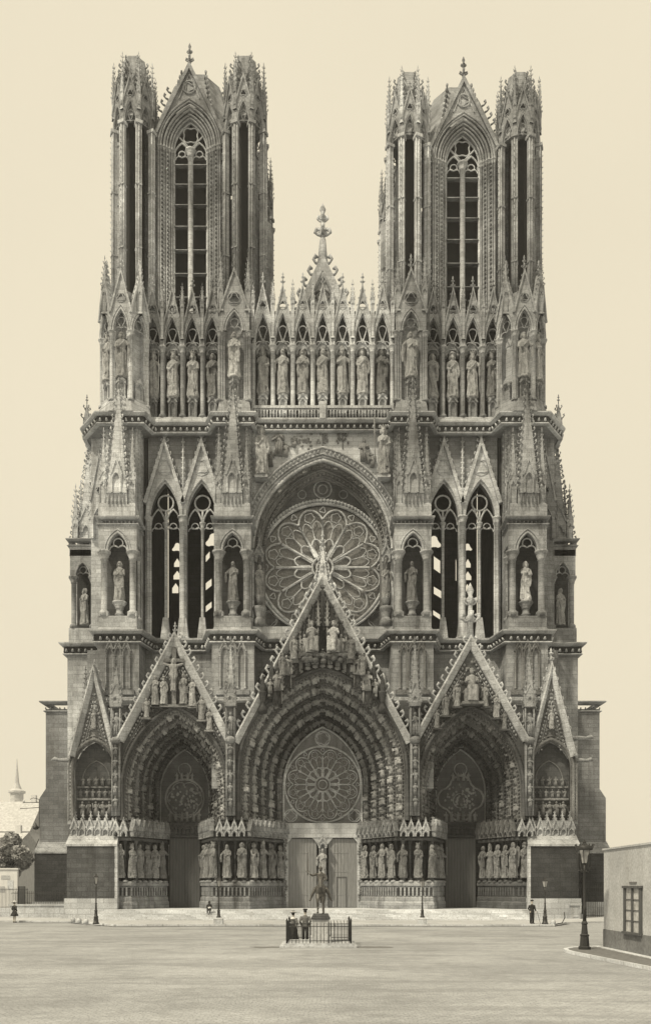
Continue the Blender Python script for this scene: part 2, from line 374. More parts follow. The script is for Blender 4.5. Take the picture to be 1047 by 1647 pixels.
def spire(x, y, w, z0, z1, n=4, cs=.16, ph=PI / 4, fin=None, step=None):
    cs = max(cs * 1.55, .12)
    r = w / 2 / math.cos(PI / n); g = [lathe([(r, z0), (r * .06, z1)], n, x, y, ph, False)]
    step = step or cs * 2.4; k = max(2, int((z1 - z0) / step))
    for i in range(k):
        t = (i + .4) / k; rr = r * (1 - .94 * t)
        for j in range(n):
            a = ph + j * 2 * PI / n; g.append(CRO.sc(cs * (1 - .35 * t)).rz(a).mv(x + rr * .93 * math.cos(a), y + rr * .93 * math.sin(a), z0 + (z1 - z0) * t))
    if fin is not False: g.append(finial(fin or w * 1.1).mv(x, y, z1 - .05))
    return join(g)
def pinnacle(x, y, w, z0, z1, z2, cs=.13, gab=True, fin=None):
    h = w / 2; g = [box(x - h * .8, x + h * .8, y - h * .8, y + h * .8, z0, z1)]
    for a, b in ((-1, -1), (1, -1), (1, 1), (-1, 1)): g.append(tube([(x + a * h * .85, y + b * h * .85, z0), (x + a * h * .85, y + b * h * .85, z1)], w * .09, 5))
    g.append(frus(x, y, w * 1.15, w * 1.15, z0, w, w, z0 + w * .35))
    if gab:
        gb = gabled(w * .5, z1 - w * 1.1, w * .5, z1 - w * .35, z1 + w * .75, w, z1 - w * 1.1, w * .06, 3, cs * .6, w * .35, 0, ((.02, w * .04),), False, w * .1)
        for k in range(4): g.append(gb.mv(0, -h * 1.02, 0).rz(k * PI / 2).mv(x, y, 0))
    g.append(spire(x, y, w * .86, z1, z2, 4, cs, fin=fin))
    return join(g)
def panels(x0, x1, y, z0, z1, n):
    """blind arcade of n tall arches in relief on the plane y"""
    w = (x1 - x0) / n; g = []
    for i in range(n):
        cx = x0 + w * (i + .5); a = arch(w * .8, z1 - w * .9, w * .7, z0, 6, cx); g.append(roll(a, w * .07, y - w * .02, 0, 5)); 
    return join(g)
def leafrow(path, z, s, sp):
    g = []
    for p, t in resamp(path, sp):
        g.append(LEAF.sc(s).rz(math.atan2(-t[0], t[1])).mv(p[0], p[1], z))
    return join(g)
def frieze(path, z, h=1.0): return sweeppl(path, [(-.2, z - .3 * h), (.1, z - .3 * h), (.1, z - .86 * h), (-.2, z - .86 * h)])
def cornice(path, z, out=.7, h=1.0, leaf=.42, sp=.5):
    pr = [(-.3, z), (out, z), (out, z - .1 * h), (out * .85, z - .16 * h), (out * .55, z - .26 * h), (.08, z - .29 * h), (-.3, z - .29 * h)]
    bt = [(-.2, z - .87 * h), (.16, z - .87 * h), (.2, z - .93 * h), (.12, z - h), (-.2, z - h)]
    return join([sweeppl(path, pr), sweeppl(path, bt), leafrow(path, z - .66 * h, leaf, sp)])

def lump(x, y, z, rx, ry, rz, seg=8, rings=6):
    t = np.linspace(-PI / 2 + .15, PI / 2 - .15, rings)
    g = lathe(np.stack([np.cos(t), np.sin(t)], -1), seg); g.v = g.v * (rx, ry, rz) + (x, y, z); return g

# ------------------------------------------------------------------ figures (one fused surface each)
def fuse(g, voxel, smooth=1):
    me = mesh_of(g, 'tmp'); o = bpy.data.objects.new('tmp', me); COL.objects.link(o)
    m = o.modifiers.new('r', 'REMESH'); m.mode = 'VOXEL'; m.voxel_size = voxel; m.use_smooth_shade = True
    if smooth: s = o.modifiers.new('s', 'SMOOTH'); s.iterations = smooth; s.factor = .4
    dg = bpy.context.evaluated_depsgraph_get(); r = bpy.data.meshes.new_from_object(o.evaluated_get(dg))
    bpy.data.objects.remove(o); bpy.data.meshes.remove(me); return r
def g_of(me):
    v = np.zeros(len(me.vertices) * 3); me.vertices.foreach_get('co', v); q = np.zeros(len(me.loops), np.int32); me.loops.foreach_get('vertex_index', q)
    cnt = np.zeros(len(me.polygons), np.int32); me.polygons.foreach_get('loop_total', cnt); st = np.concatenate([[0], np.cumsum(cnt)[:-1]])
    f = []
    for k in np.unique(cnt): i = st[cnt == k]; f.append(q[i[:, None] + np.arange(k)])
    return G(v.reshape(-1, 3), f, [True] * len(f))
def robe(rg, hem=.135, sway=.02, folds=9, amp=.3, female=False, top=.83):
    zs = [.0, .03, .12, .25, .38, .5, .6, .66, .73, .79, .82, .845, .87, .895]
    rx = [hem, hem * 1.02, hem * .93, hem * .86, hem * .84, .118, .1, .1, .118, .128, .115, .065, .038, .036]
    ry = [hem * .8, hem * .82, hem * .74, hem * .68, .086, .088, .074, .074, .084, .078, .07, .05, .038, .036]
    zi = np.linspace(0, .895, 42); X = np.interp(zi, zs, rx); Y = np.interp(zi, zs, ry); seg = 44
    a = np.arange(seg) * 2 * PI / seg; ph = rg.uniform(0, 6.28); ph2 = rg.uniform(0, 6.28); tw = rg.uniform(-3, 3)
    am = np.interp(zi, [0, .3, .55, .63, .8, .86], [amp, amp * .9, amp * .55, amp * .25, amp * .25, 0])
    sh = lambda q: 1 - 2 * np.abs(np.cos(q / 2)) ** .7
    F = 1.04 - am[:, None] * (sh(folds * a[None] + ph + tw * zi[:, None]) * .75 + sh((folds - 3) * a[None] + ph2 - 2.6 * tw * zi[:, None]) * .55)
    cx = sway * np.sin(zi * PI * 1.1)
    v = np.stack([X[:, None] * F * np.cos(a)[None] + cx[:, None], Y[:, None] * F * np.sin(a)[None], np.repeat(zi[:, None], seg, 1)], -1).reshape(-1, 3)
    n = len(zi); return G(v, [grid_faces(n, seg), np.arange(seg)[::-1].reshape(1, -1), (np.arange(seg) + (n - 1) * seg).reshape(1, -1)])
HANDS = {'chest': (.035, -.13, .69), 'book': (.07, -.145, .62), 'staff': (.17, -.13, .68), 'down': (.15, -.05, .44), 'raise': (.13, -.13, .86), 'belt': (.06, -.12, .585), 'out': (.2, -.12, .66), 'wide': (.3, -.03, .84)}
def figure(rg, la='chest', ra='book', head='bare', beard=False, mantle=True, wings=False, sway=None, hem=.13, base=True):
    sway = rg.uniform(-.03, .03) if sway is None else sway
    g = [robe(rg, hem, sway)]
    hx = rg.uniform(-.012, .012)
    g += [lump(hx, -.005, .945, .06, .068, .075, 14, 10), tube([(hx, -.065, .965), (hx, -.085, .935)], [.01, .018], 5), lump(hx, -.05, .9, .032, .028, .024)]
    g += [lump(hx - .024, -.06, .958, .013, .01, .008), lump(hx + .024, -.06, .958, .013, .01, .008)]
    if head == 'veil': g.append(tube([(hx, .012, .99), (hx, .03, .93), (0, .035, .84), (0, .05, .74)], [(.045, .045), (.066, .05), (.085, .05), (.1, .05)], 12))
    else:
        g.append(lump(hx, .02, .965, .068, .062, .066, 12, 8))
        for s in (-1, 1): g.append(tube([(hx + s * .055, .0, .965), (hx + s * .07, .005, .93), (hx + s * .066, .01, .875)], [.022, .028, .02], 6))
    if head == 'crown':
        g.append(lathe([(.066, 0), (.068, .022), (.076, .026), (.066, .045)], 12).mv(hx, 0, .99))
        for k in range(7): a = k * 2 * PI / 7; g.append(lump(hx + .07 * math.cos(a), .07 * math.sin(a), 1.045, .016, .016, .028, 5, 4))
    if head == 'mitre': g.append(prism([[(-.06, 0), (.06, 0), (.065, .06), (0, .15), (-.065, .06)]], -.045, .045).mv(hx, 0, .98))
    if head == 'halo': g.append(lathe([(.085, 0), (.085, .015)], 16).rx(PI / 2).mv(hx, .045, .95))
    if head == 'hat': g.append(lathe([(.1, 0), (.1, .015), (.06, .02), (.055, .06)], 12).mv(hx, 0, .985))
    if beard: g.append(tube([(hx, -.05, .91), (hx, -.075, .865), (hx, -.075, .82)], [.042, .034, .012], 7))
    for s, k in ((-1, la), (1, ra)):
        hp = HANDS[k]; H = np.array([s * hp[0], hp[1], hp[2]]); S = np.array([s * .112, -.0, .79]); E = (S + H) / 2 + np.array([s * .055, .01, -.055])
        if k == 'wide': E = (S + H) / 2
        g.append(tube([S, S * .45 + E * .55, E, E * .5 + H * .5, H], [.043, .041, .038, .036, .027], 8)); g.append(lump(*H, .021, .024, .028))
        if k in ('chest', 'book', 'belt', 'out', 'staff') and mantle:
            m = E * .45 + H * .55; L = rg.uniform(.22, .36)
            g.append(tube([m + (0, 0, 0), m + (s * .01, .02, -L * .5), m + (s * .005, .045, -L)], [(.03, .03), (.05, .028), (.03, .022)], 8))
        if k == 'book': g.append(box(H[0] - .035, H[0] + .035, H[1] - .02, H[1] + .012, H[2] - .02, H[2] + .075))
        if k == 'staff': g.append(tube([(H[0], H[1] - .01, .03), (H[0], H[1] - .01, .97)], .011, 6)); g.append(lump(H[0], H[1] - .01, .98, .025, .015, .03))
    if mantle:
        for k in range(5):
            z = .62 - k * .05; x_ = -.09 + k * .035; g.append(tube([(x_ - .02, -.06, z), (x_, -.1, z - .16), (x_ + .03, -.1, z - .3), (x_ + .06, -.085, z - .42 + .03 * k)], [.01, .02, .022, .012], 5))
        g.append(tube([(.09, -.05, .8), (.02, -.085, .7), (-.07, -.085, .62)], [.02, .022, .02], 6))
    if wings:
        for s in (-1, 1):
            wg = prism([[(0, .8), (.1, .92), (.2, .86), (.22, .6), (.17, .3), (.12, .22), (.08, .45)]], .07, .1); wg.v[:, 0] *= s; g.append(wg)
            for q in range(4): g.append(tube([(s * (.08 + .03 * q), .062, .84 - .03 * q), (s * (.11 + .025 * q), .062, .36 + .05 * q)], .012, 5))
    for s in (-1, 1): g.append(lump(s * .045 + .01, -.1, .018, .026, .05, .02))
    if base: g.append(lathe([(.15, -.06), (.165, -.04), (.15, 0), (.14, .01)], 8, ph=PI / 8))
    return join(g)
VARS = []
rg = random.Random(5)
SPEC = [('belt', 'staff', 'crown', True, True, False), ('chest', 'belt', 'crown', True, True, False), ('book', 'out', 'bare', True, True, False), ('out', 'chest', 'veil', False, True, False),
        ('chest', 'book', 'halo', True, True, False), ('belt', 'raise', 'crown', False, True, False), ('chest', 'staff', 'mitre', True, False, False), ('book', 'book', 'bare', False, True, False),
        ('out', 'book', 'bare', False, True, True), ('belt', 'down', 'hat', True, True, False)]
WORDS = ['bearded king with staff', 'bearded crowned king', 'bearded figure with book', 'veiled figure',
         'haloed figure with book', 'beardless crowned king', 'mitred bishop with staff', 'young robed figure', 'winged angel', 'flat-hatted figure']
LOWS = []
for i, sp in enumerate(SPEC):
    fg = figure(rg, sp[0], sp[1], sp[2], sp[3], sp[4], sp[5])
    VARS.append(fuse(fg, .0095, 0))
def lowfig(k):
    q = random.Random(k); sw = q.uniform(-.05, .05)
    g = [tube([(0, 0, 0), (sw * .5, 0, .2), (sw, 0, .45), (sw * .6, 0, .6), (0, 0, .74), (0, 0, .81)], [(.17, .14), (.15, .12), (.15, .12), (.12, .1), (.17, .11), (.07, .06)], 9)]
    for j in range(4): a = -PI / 2 + (j - 1.5) * .6; g.append(tube([(.16 * math.cos(a), .15 * math.sin(a), .02), (.13 * math.cos(a) + sw, .12 * math.sin(a), .5)], [.035, .02], 4))
    g.append(lump(q.uniform(-.02, .02), -.02, .9, .075, .085, .095, 8, 6))
    for s in (-1, 1): hz_ = q.choice((.5, .62, .72)); g.append(tube([(s * .15, 0, .74), (s * .2, -.06, .56), (s * q.uniform(.02, .16), -.17, hz_)], [.055, .05, .035], 6))
    if k % 3 == 2:
        for s in (-1, 1): g.append(tube([(s * .1, .08, .78), (s * .24, .1, .86), (s * .26, .08, .4)], [.03, .05, .01], 5))
    return join(g)
for k_ in range(4): LOWS.append(lowfig(k_))
for v_ in VARS: v_.name = 'statue'
# seated low figure for relief carving
def seated(rg, head='bare'):
    g = [robe(rg, .15, 0, 8, .12).sc(1, 1, .55).mv(0, 0, .35)]; g = []
    g.append(tube([(0, .02, .42), (0, 0, .6), (0, 0, .78), (0, 0, .84)], [(.12, .11), (.12, .1), (.13, .08), (.05, .05)], 12))
    g.append(lump(0, 0, .93, .055, .06, .075)); g.append(lump(0, .02, .95, .066, .06, .07))
    for s in (-1, 1):
        g.append(tube([(s * .07, 0, .45), (s * .09, -.2, .45), (s * .08, -.22, .25), (s * .08, -.22, .02)], [.08, .08, .07, .08], 8))
        g.append(tube([(s * .12, 0, .78), (s * .18, -.04, .62), (s * .1, -.2, .64)], [.045, .04, .03], 6))
    g.append(box(-.2, .2, -.08, .18, 0, .42)); g.append(tube([(0, -.16, .42), (0, -.24, .2), (0, -.22, .03)], [(.1, .05)] * 3, 8))
    if head == 'crown': g.append(lathe([(.055, 0), (.07, .05)], 10).mv(0, 0, .98))
    return join(g)
SEAT = fuse(seated(rg, 'crown'), .014, 1); SEATLOW = g_of(fuse(seated(rg), .04, 0)).sc(1.25, 1.1, 1); LOWS.append(SEATLOW)

STAT_N = 0
ORD = ['first', 'second', 'third', 'fourth', 'fifth', 'sixth', 'seventh', 'eighth', 'ninth', 'tenth', 'eleventh', 'twelfth']
def statue(var, x, y, z, h, rz, where, group, mat=None, word=None):
    me = VARS[var]; mat = mat or STATUE
    key = me.name + mat.name
    if key in CACHE: me = CACHE[key]
    else: me = me.copy(); me.materials.clear(); me.materials.append(mat); CACHE[key] = me
    o = bpy.data.objects.new('statue', me); COL.objects.link(o); o.location = (x, y, z + .06 * h); o.scale = (h * .84, h * .88, h * .95); o.rotation_euler = (0, 0, rz)
    return tag(o, (word or WORDS[var]) + ' ' + where, 'statue', group)
CACHE = {}

# ------------------------------------------------------------------ ground
struct('ground', box(-1500, 1500, -140, 2500, -.5, 0), ROAD)
struct('pavement', prismz([(-15.2, -17.9), (-15.6, -17.6), (-20.5, -11.5), (-30, -10), (-30, 12), (32, 12), (32, -8), (19, -13.5), (17.2, -17.6), (16.8, -17.9)], .004, .13), PAVE)
kb = []
for p, t in resamp([(-25, -10.9), (-20.6, -11.6), (-15.4, -17.95), (16.9, -17.95), (19.2, -13.6)], 1.15):
    b_ = box(-.56, .56, -.16, .16, .0, .15 + random.uniform(-.006, .006)).rz(math.atan2(t[1], t[0])).mv(p[0], p[1], .0); kb.append(b_)
struct('kerb', join(kb), STEP)

# ------------------------------------------------------------------ the cathedral
CATH = thing('cathedral', 'gothic cathedral west front with twin square towers, rose window and three deep portals', 'cathedral', (0, 0, 0))
def P(name, g, mat=None, parent=None): return obj(name, g, mat or STONE, parent or CATH)
Z1, Z2 = 26.5, 47.0
PF = -5.0
# steps
st = []
for k in range(6):
    r = .55 * (5 - k); z1 = .94 - .14 * (5 - k)
    st.append(prismz([(-19.2 - r * .3, -4), (-19.2 - r * .3, -6.6 - r), (-18 - r * .1, -7.1 - r), (17.4 + r * .1, -7.1 - r), (18.8 + r * .3, -6.4 - r), (18.8 + r * .3, -4)], .132, z1))
P('steps', join(st), STEP)
P('platform', box(-18.9, 18.6, -6, 3, .2, .936), STEP)

# plan line of the jambs
def jambline(s):
    return
SEGS = [[(-18.8, PF), (-17.2, PF), (-14.85, -.3)], [(-11.45, -.3), (-9.75, PF), (-6.65, PF), (-3.55, -.3)], [(3.55, -.3), (6.65, PF), (9.75, PF), (11.45, -.3)], [(14.85, -.3), (17.2, PF), (18.8, PF)]]
def side_dark(i): return (DARK, CARVED, CARVED, SOOT_SHADE)[i]
core = []
for i, sg in enumerate(SEGS):
    poly = [(x, y + .75) if y == PF else (x, y) for x, y in sg]
    ins = []
    for (x, y) in sg: ins.append((x, y))
    # inner core set back .75 from the front line
    n_ = len(sg); pts = []
    for k, (x, y) in enumerate(sg):
        cx = {0: -17.5, 1: -8.2, 2: 8.2, 3: 17.5}[i]; dx = .75 if x < cx - .4 else (-.75 if x > cx + .4 else 0)
        if (i == 0 and k == 0) or (i == 3 and k == n_ - 1): dx = 0
        pts.append((x + (dx if y != PF else dx * .6), y + .75))
    body = prismz(pts + [(pts[-1][0], 1.5), (pts[0][0], 1.5)], .9, 9.4)
    P('jamb_wall', body, SOOT_SHADE)
    g = [sweeppl(sg, [(-.85, .95), (.28, .95), (.28, 1.5), (.18, 1.62), (.18, 1.95), (.05, 2.05), (.05, 2.95), (.22, 3.05), (.22, 3.25), (.05, 3.42), (-.85, 3.5)])]
    for p, t in resamp(sg, .36):
        a = math.atan2(t[1], t[0]); g.append(box(-.075, .075, -.15, .05, 2.12, 2.9).rz(a).mv(p[0], p[1], 0))
        g.append(tube([(-.16, -.04, 2.85), (0, -.06, 2.95), (.16, -.04, 2.85)], .05, 4).rz(a).mv(p[0], p[1], 0))
    for p, t in resamp(sg, .8): g.append(lump(p[0] + .1 * t[1], p[1] - .1 * t[0], 3.4, .3, .2, .16, 6, 4))
    P('socle', join(g), STONE if i in (0, 1, 2) else DARK)
    P('socle_shade_strip', sweeppl(sg, [(-.3, 2.14), (.065, 2.14), (.065, 2.88), (-.3, 2.88)]), SOOT_SHADE)  # dark strip paints the shade between the flutes
    # canopies above the statues
    g = []; gp = []
    gb = gabled(.42, 7.55, .36, 7.9, 8.75, .62, 7.45, .3, 3, .08, .45, 0, ((.03, .04),), False, .14)
    for p, t in resamp(sg, .66):
        a = math.atan2(t[1], t[0]); (gp if abs(t[1]) < .1 else g).append(gb.mv(0, -.38, 0).rz(a).mv(p[0], p[1], 0)); g.append(spire(0, -.1, .36, 8.4, 9.2 + random.uniform(-.1, .1), 4, .07, fin=False).rz(a).mv(p[0], p[1], 0))
    P('canopy_backing', sweeppl(sg, [(-.85, 7.1), (.12, 7.1), (.12, 7.3), (-.05, 7.45), (-.05, 8.7), (-.85, 8.9)]), DARK)  # darker stone here paints the shade under the canopies
    P('canopy_row', join(g), STONE if i in (0, 1, 2) else CARVED); P('front_canopies', join(gp), PALE)
    # colonnettes behind the statues
    g = []
    for p, t in resamp(sg, .98): g.append(colonnette(p[0] - .5 * t[1] + .49 * t[0], p[1] + .5 * t[0] + .49 * t[1], 3.45, 7.2, .11))
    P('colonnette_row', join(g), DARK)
# statues along jambs
WHERE = ['left jamb of the left portal', 'pier between left and middle portals', 'pier between middle and right portals', 'right jamb of the right portal']
gi = 0
for i, sg in enumerate(SEGS):
    pts = resamp(sg, (1.02, 1.3, 1.3, 1.02)[i], .15)
    for k, (p, t) in enumerate(pts):
        a = math.atan2(t[1], t[0]); vv = (3, 4, 7, 1, 8, 6, 3, 9, 4, 7)[(k * 3 + i * 4) % 10]
        out = .02; h = 3.05 + random.uniform(-.12, .12)
        g_ = tube([(p[0], p[1], 3.3), (p[0], p[1], 3.8)], .3, 8)
        statue(vv, p[0] + out * t[1], p[1] - out * t[0], 3.72, h, a * .8, f'{ORD[k]} from left, ' + WHERE[i], 'jamb statues of the portals', DSTAT if i == 3 or (k + i) % 3 == 0 else MSTAT, WORDS[vv].replace('king', 'elder'))
# doors, lintels, trumeau
def door(x0, x1, y, z0, z1, mat, panels_n=2, wicket=None):
    g = [box(x0, x1, y, y + .15, z0, z1)]; w_ = (x1 - x0)
    d = obj('door', join(g), mat, CATH)
    pn = [box(x0 + .004 + k * w_ / 9, x0 + (k + 1) * w_ / 9 - .03, y - .035, y, z0 + .05, z1 - .05) for k in range(9)]
    obj('plank_panel', join(pn), mat, d)
    if wicket:
        wx, ww, wh = wicket; r = [(wx, z0 + .05), (wx, z0 + wh), (wx + ww, z0 + wh), (wx + ww, z0 + .05)]
        obj('wicket_frame', band(r, -.05, .05, y - .07, y - .02), DWOOD, d)
    for q in (1.2, 3.4, 5.2): obj('strap_hinge', box(x0 + .1, x0 + w_ * .7, y - .06, y - .036, z0 + q, z0 + q + .09), mat, d)
    return d
door(-3.35, -.55, -.25, .95, 7.55, WOOD); door(.55, 3.35, -.25, .95, 7.55, WOOD, wicket=(1.35, .9, 2.9))
door(-14.6, -13.15, -.1, .95, 7.6, DWOOD); door(-13.13, -11.7, -.1, .95, 7.6, DWOOD, wicket=(-12.9, .8, 2.6))
door(11.7, 13.13, -.1, .95, 7.6, DWOOD, wicket=(11.9, .8, 2.6)); door(13.15, 14.6, -.1, .95, 7.6, DWOOD)
g = [box(-3.9, 3.9, -.55, .4, 7.62, 9.0)]
for s in (-1, 1):
    for q in (-1, 1):
        cx = s * 1.95; g.append(prism([[(cx + q * 1.6, 7.62), (cx + q * 1.6, 6.7), (cx + q * 1.35, 7.15), (cx + q * .95, 7.62)]], -.5, -.28))
    g.append(box(s * 3.5 - .22, s * 3.5 + .22, -.6, .3, .94, 7.62))
P('lintel', join(g), BASE)
for s in (-1, 1): P('door_jamb_carving', join([lump(s * 3.55 + random.uniform(-.12, .12), -.66, z, .15, .1, .13, 6, 4) for z in np.arange(1.4, 7.5, .26)]), CARVED)
P('trumeau', join([box(-.5, .5, -.75, .2, .94, 3.3), box(-.36, .36, -.55, .2, 3.3, 7.62), sweepxz([(-.5, 3.3), (.5, 3.3)], [(0, -.8), (.15, -.9), (.15, -.2), (0, -.2)]), panels(-.45, .45, -.77, 1.2, 3.1, 2)]), STONE)
statue(3, 0, -.9, 3.5, 3.0, 0, 'against the pillar between the two middle doors', 'trumeau statue', STATUE, 'veiled pale virgin')
P('trumeau_canopy', join([gabled(.5, 6.7, .35, 7.0, 7.6, .8, 6.6, .3, 3, .08, .3, 0, ((.03, .04),), False).mv(0, -1.15, 0), box(-.36, .36, -1.0, -.5, 6.95, 7.3)]), PALE)
for s, m in ((-1, DARK), (1, SOOT_SHADE)):
    g = [box(s * 13.15 - 2.6, s * 13.15 + 2.6, -.4, .4, 7.65, 9.0)]
    for k in range(9): g.append(LOWS[k % 4].sc(.95).mv(s * 13.15 - 1.55 + k * .39, -.5, 7.85))
    P('lintel', join(g), m)
P('backing_wall', join([box(-18.8, 18.8, .42, 1.4, .9, 22)]), SOOT_SHADE)

def portal(cx, wo, zso, ro, wi, zsi, ri, n, yf, yb, mats, figs=.86, fs=.9, z0=8.8):
    LA = lambda a, b, t: a + (b - a) * t
    for k in range(n):
        ps = []
        for t in (k / n, (k + .5) / n, (k + 1) / n):
            ps.append((arch(LA(wo, wi, t), LA(zso, zsi, t), LA(ro, ri, t), z0 - .1 * k, 16, cx), LA(yf, yb, t)))
        # concave order: edge, hollow, next edge
        rows = [(ps[0][0], ps[0][1]), ((ps[0][0] * .96 + ps[2][0] * .04), LA(ps[0][1], ps[2][1], .6)), ((ps[0][0] * .62 + ps[2][0] * .38), LA(ps[0][1], ps[2][1], .97)), (ps[2][0], ps[2][1])]
        v = np.array([[(p[0], y, p[1]) for p in a] for a, y in rows]); m_ = v.shape[1]
        lo = G(v.reshape(-1, 3), [grid_faces(4, m_, False)], [False])
        g = [lo, roll(ps[0][0], .13, yf + (yb - yf) * k / n + .05, .0, 7), roll(ps[0][0], .07, yf + (yb - yf) * k / n + .22, -.2, 5)]
        mid = ps[0][0] * .48 + ps[2][0] * .52; ym = LA(ps[0][1], ps[2][1], .45)
        half = len(mid) // 2
        for j_, (p, t) in enumerate(resamp(ps[0][0], .34)): g.append(LEAF.sc(.36).rz(-PI / 2).mv(p[0] - t[1] * -.16, yf + (yb - yf) * k / n + .05, p[1] - t[0] * .16))
        P('archivolt', join(g), CARVED if k < 2 else (DARK if k < 4 else SOOT_SHADE))  # inner orders darker: soot and portal shade both in the stone colour
        fg = []
        for sgn, path in ((-1, mid[:half + 1]), (1, mid[::-1][:half + 1])):
            for j, (p, t) in enumerate(resamp(path, figs, .2)):
                tz = max(-1, min(1, t[0])); ang = math.atan2(t[0], t[1])
                f_ = LOWS[(j * 3 + k + (sgn > 0)) % len(LOWS)].sc(fs * 1.75, fs * 1.5, fs * random.uniform(.92, 1.04)).rz(-sgn * R_(random.uniform(8, 38))).mv(0, 0, -fs * .5)
                cn = [frus(0, 0, .2 * fs, .2 * fs, fs * .5, .4 * fs, .36 * fs, fs * .54), frus(0, 0, .4 * fs, .36 * fs, fs * .54, .2 * fs, .18 * fs, fs * .66)]
                for q in (-1, 0, 1): cn.append(frus(q * .15 * fs, -.2 * fs, .1 * fs, .08 * fs, fs * .52, .01, .01, fs * .86))
                u = join([f_] + cn).ry(ang).mv(p[0], ym, p[1]); fg.append(u)
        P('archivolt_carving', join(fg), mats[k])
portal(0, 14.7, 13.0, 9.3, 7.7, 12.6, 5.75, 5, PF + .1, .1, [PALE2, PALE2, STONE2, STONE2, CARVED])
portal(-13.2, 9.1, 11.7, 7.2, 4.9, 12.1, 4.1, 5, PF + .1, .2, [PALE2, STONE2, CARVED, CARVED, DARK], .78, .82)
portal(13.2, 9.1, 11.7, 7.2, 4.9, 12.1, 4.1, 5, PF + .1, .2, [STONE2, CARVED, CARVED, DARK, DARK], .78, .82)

# rose tracery
def rose(R, petals=12, r=.07, hub=.18):
    g = [roll(circ(0, 0, R * hub, 24), r * 1.5, 0, 0, 6, True), roll(circ(0, 0, R * hub * .6, 12), r, 0, 0, 5, True)]
    dth = PI / petals
    for k in range(petals):
        a = (k + .5) * 2 * PI / petals; c, s = math.cos(a), math.sin(a); T = lambda rr, th: (R * rr * math.cos(a + th), R * rr * math.sin(a + th))
        gg = [[T(hub, -dth), T(.76, -dth)]]
        ang = np.linspace(-1, 1, 9)
        gg.append([T(.79 + .17 * math.cos(x * PI / 2), dth * x * .98 * (1 + .12 * math.cos(x * PI / 2))) for x in ang])     # petal head
        gg.append([T(.40 + .07 * math.cos(x * PI / 2), dth * x * .72) for x in ang]); gg.append([T(.2, -dth * .5), T(.40, -dth * .72)]); gg.append([T(.2, dth * .5), T(.40, dth * .72)])
        gg.append([T(.47, 0), T(.73, 0)])
        for sg in (-1, 1): gg.append([T(.66 + .1 * math.cos(x * PI / 2), sg * dth * .48 + dth * x * .45) for x in ang])
        for qi, p in enumerate(gg): g.append(roll(p, r * (1.45, 1.25, 1.1, .9, .9, .75, .6, .6)[qi], 0, 0, 5))
        g.append(roll(foil(*T(.83, 0), R * .085, 5, 5), r * .6, 0, 0, 5, True)); g.append(roll(foil(*T(.935, dth), R * .055, 3, 5, a), r * .6, 0, 0, 5, True))
    return join(g)
# centre tympanum
ty = arch(7.7, 12.6, 5.75, 9.0, 12)
tymp = P('tympanum', prism([[tuple(p) for p in ty], [tuple(p) for p in circ(0, 12.75, 3.62, 40)][::-1]], .12, .4), CARVED)
obj('glass', prism([[tuple(p) for p in circ(0, 12.75, 3.7, 40)]], .24, .3), DGLASS, tymp)
g = [rose(3.55, 12, .05, .2).mv(0, .12, 12.75), roll(circ(0, 12.75, 3.66, 48), .11, .08, 0, 6, True), roll(circ(0, 12.75, 1.6, 30), .05, .12, 0, 5, True), roll(ty, .09, .06, -.1, 6)]
for s in (-1, 1): g += [roll(circ(s * 3.05, 9.75, .6, 16), .06, .08, 0, 5, True), roll(foil(s * 3.05, 9.75, .5, 4), .04, .08, 0, 5, True)]
g += [roll(circ(0, 17.15, .7, 16), .06, .08, 0, 5, True), roll(foil(0, 17.15, .6, 5), .04, .08, 0, 5, True)]
obj('rose_tracery', join(g), PALE, tymp)
for s in (-1, 1):
    cx = s * 13.2; ty = arch(4.9, 12.1, 4.1, 9.0, 12, cx); m = DARK
    tymp = P('tympanum', prism([[tuple(p) for p in ty]], .22, .4), m)
    if s > 0: g = [roll(foil(cx, 11.4, 2.25, 4, 9), .1, .16, 0, 6, True), roll(circ(cx, 11.2, .7, 18), .05, .18, 0, 5, True)]
    else: g = [roll(circ(cx, 11.4, 1.85, 24), .1, .16, 0, 6, True), roll(foil(cx, 11.4, 1.7, 6, 7), .05, .18, 0, 5, True)]
    g += [roll(circ(cx, 14.2, .6, 14), .06, .16, 0, 5, True), roll(ty, .08, .16, -.1, 6)]
    rq = random.Random(9)
    for q in range(60):
        r_, a_ = rq.uniform(.3, 1.75), rq.uniform(0, 6.28); g.append(lump(cx + r_ * math.cos(a_), .18, 11.2 + r_ * math.sin(a_), .13, .1, .13, 5, 4))
    for q in range(6): g.append(LOWS[q % 4].sc(1.0).mv(cx - 1.4 + q * .56, .12, 9.15)); 
    for q in range(4): g.append(LOWS[q % 4].sc(.8).mv(cx - .75 + q * .5, .12, 13.1))
    obj('rose_tracery', join(g), STONE2, tymp)

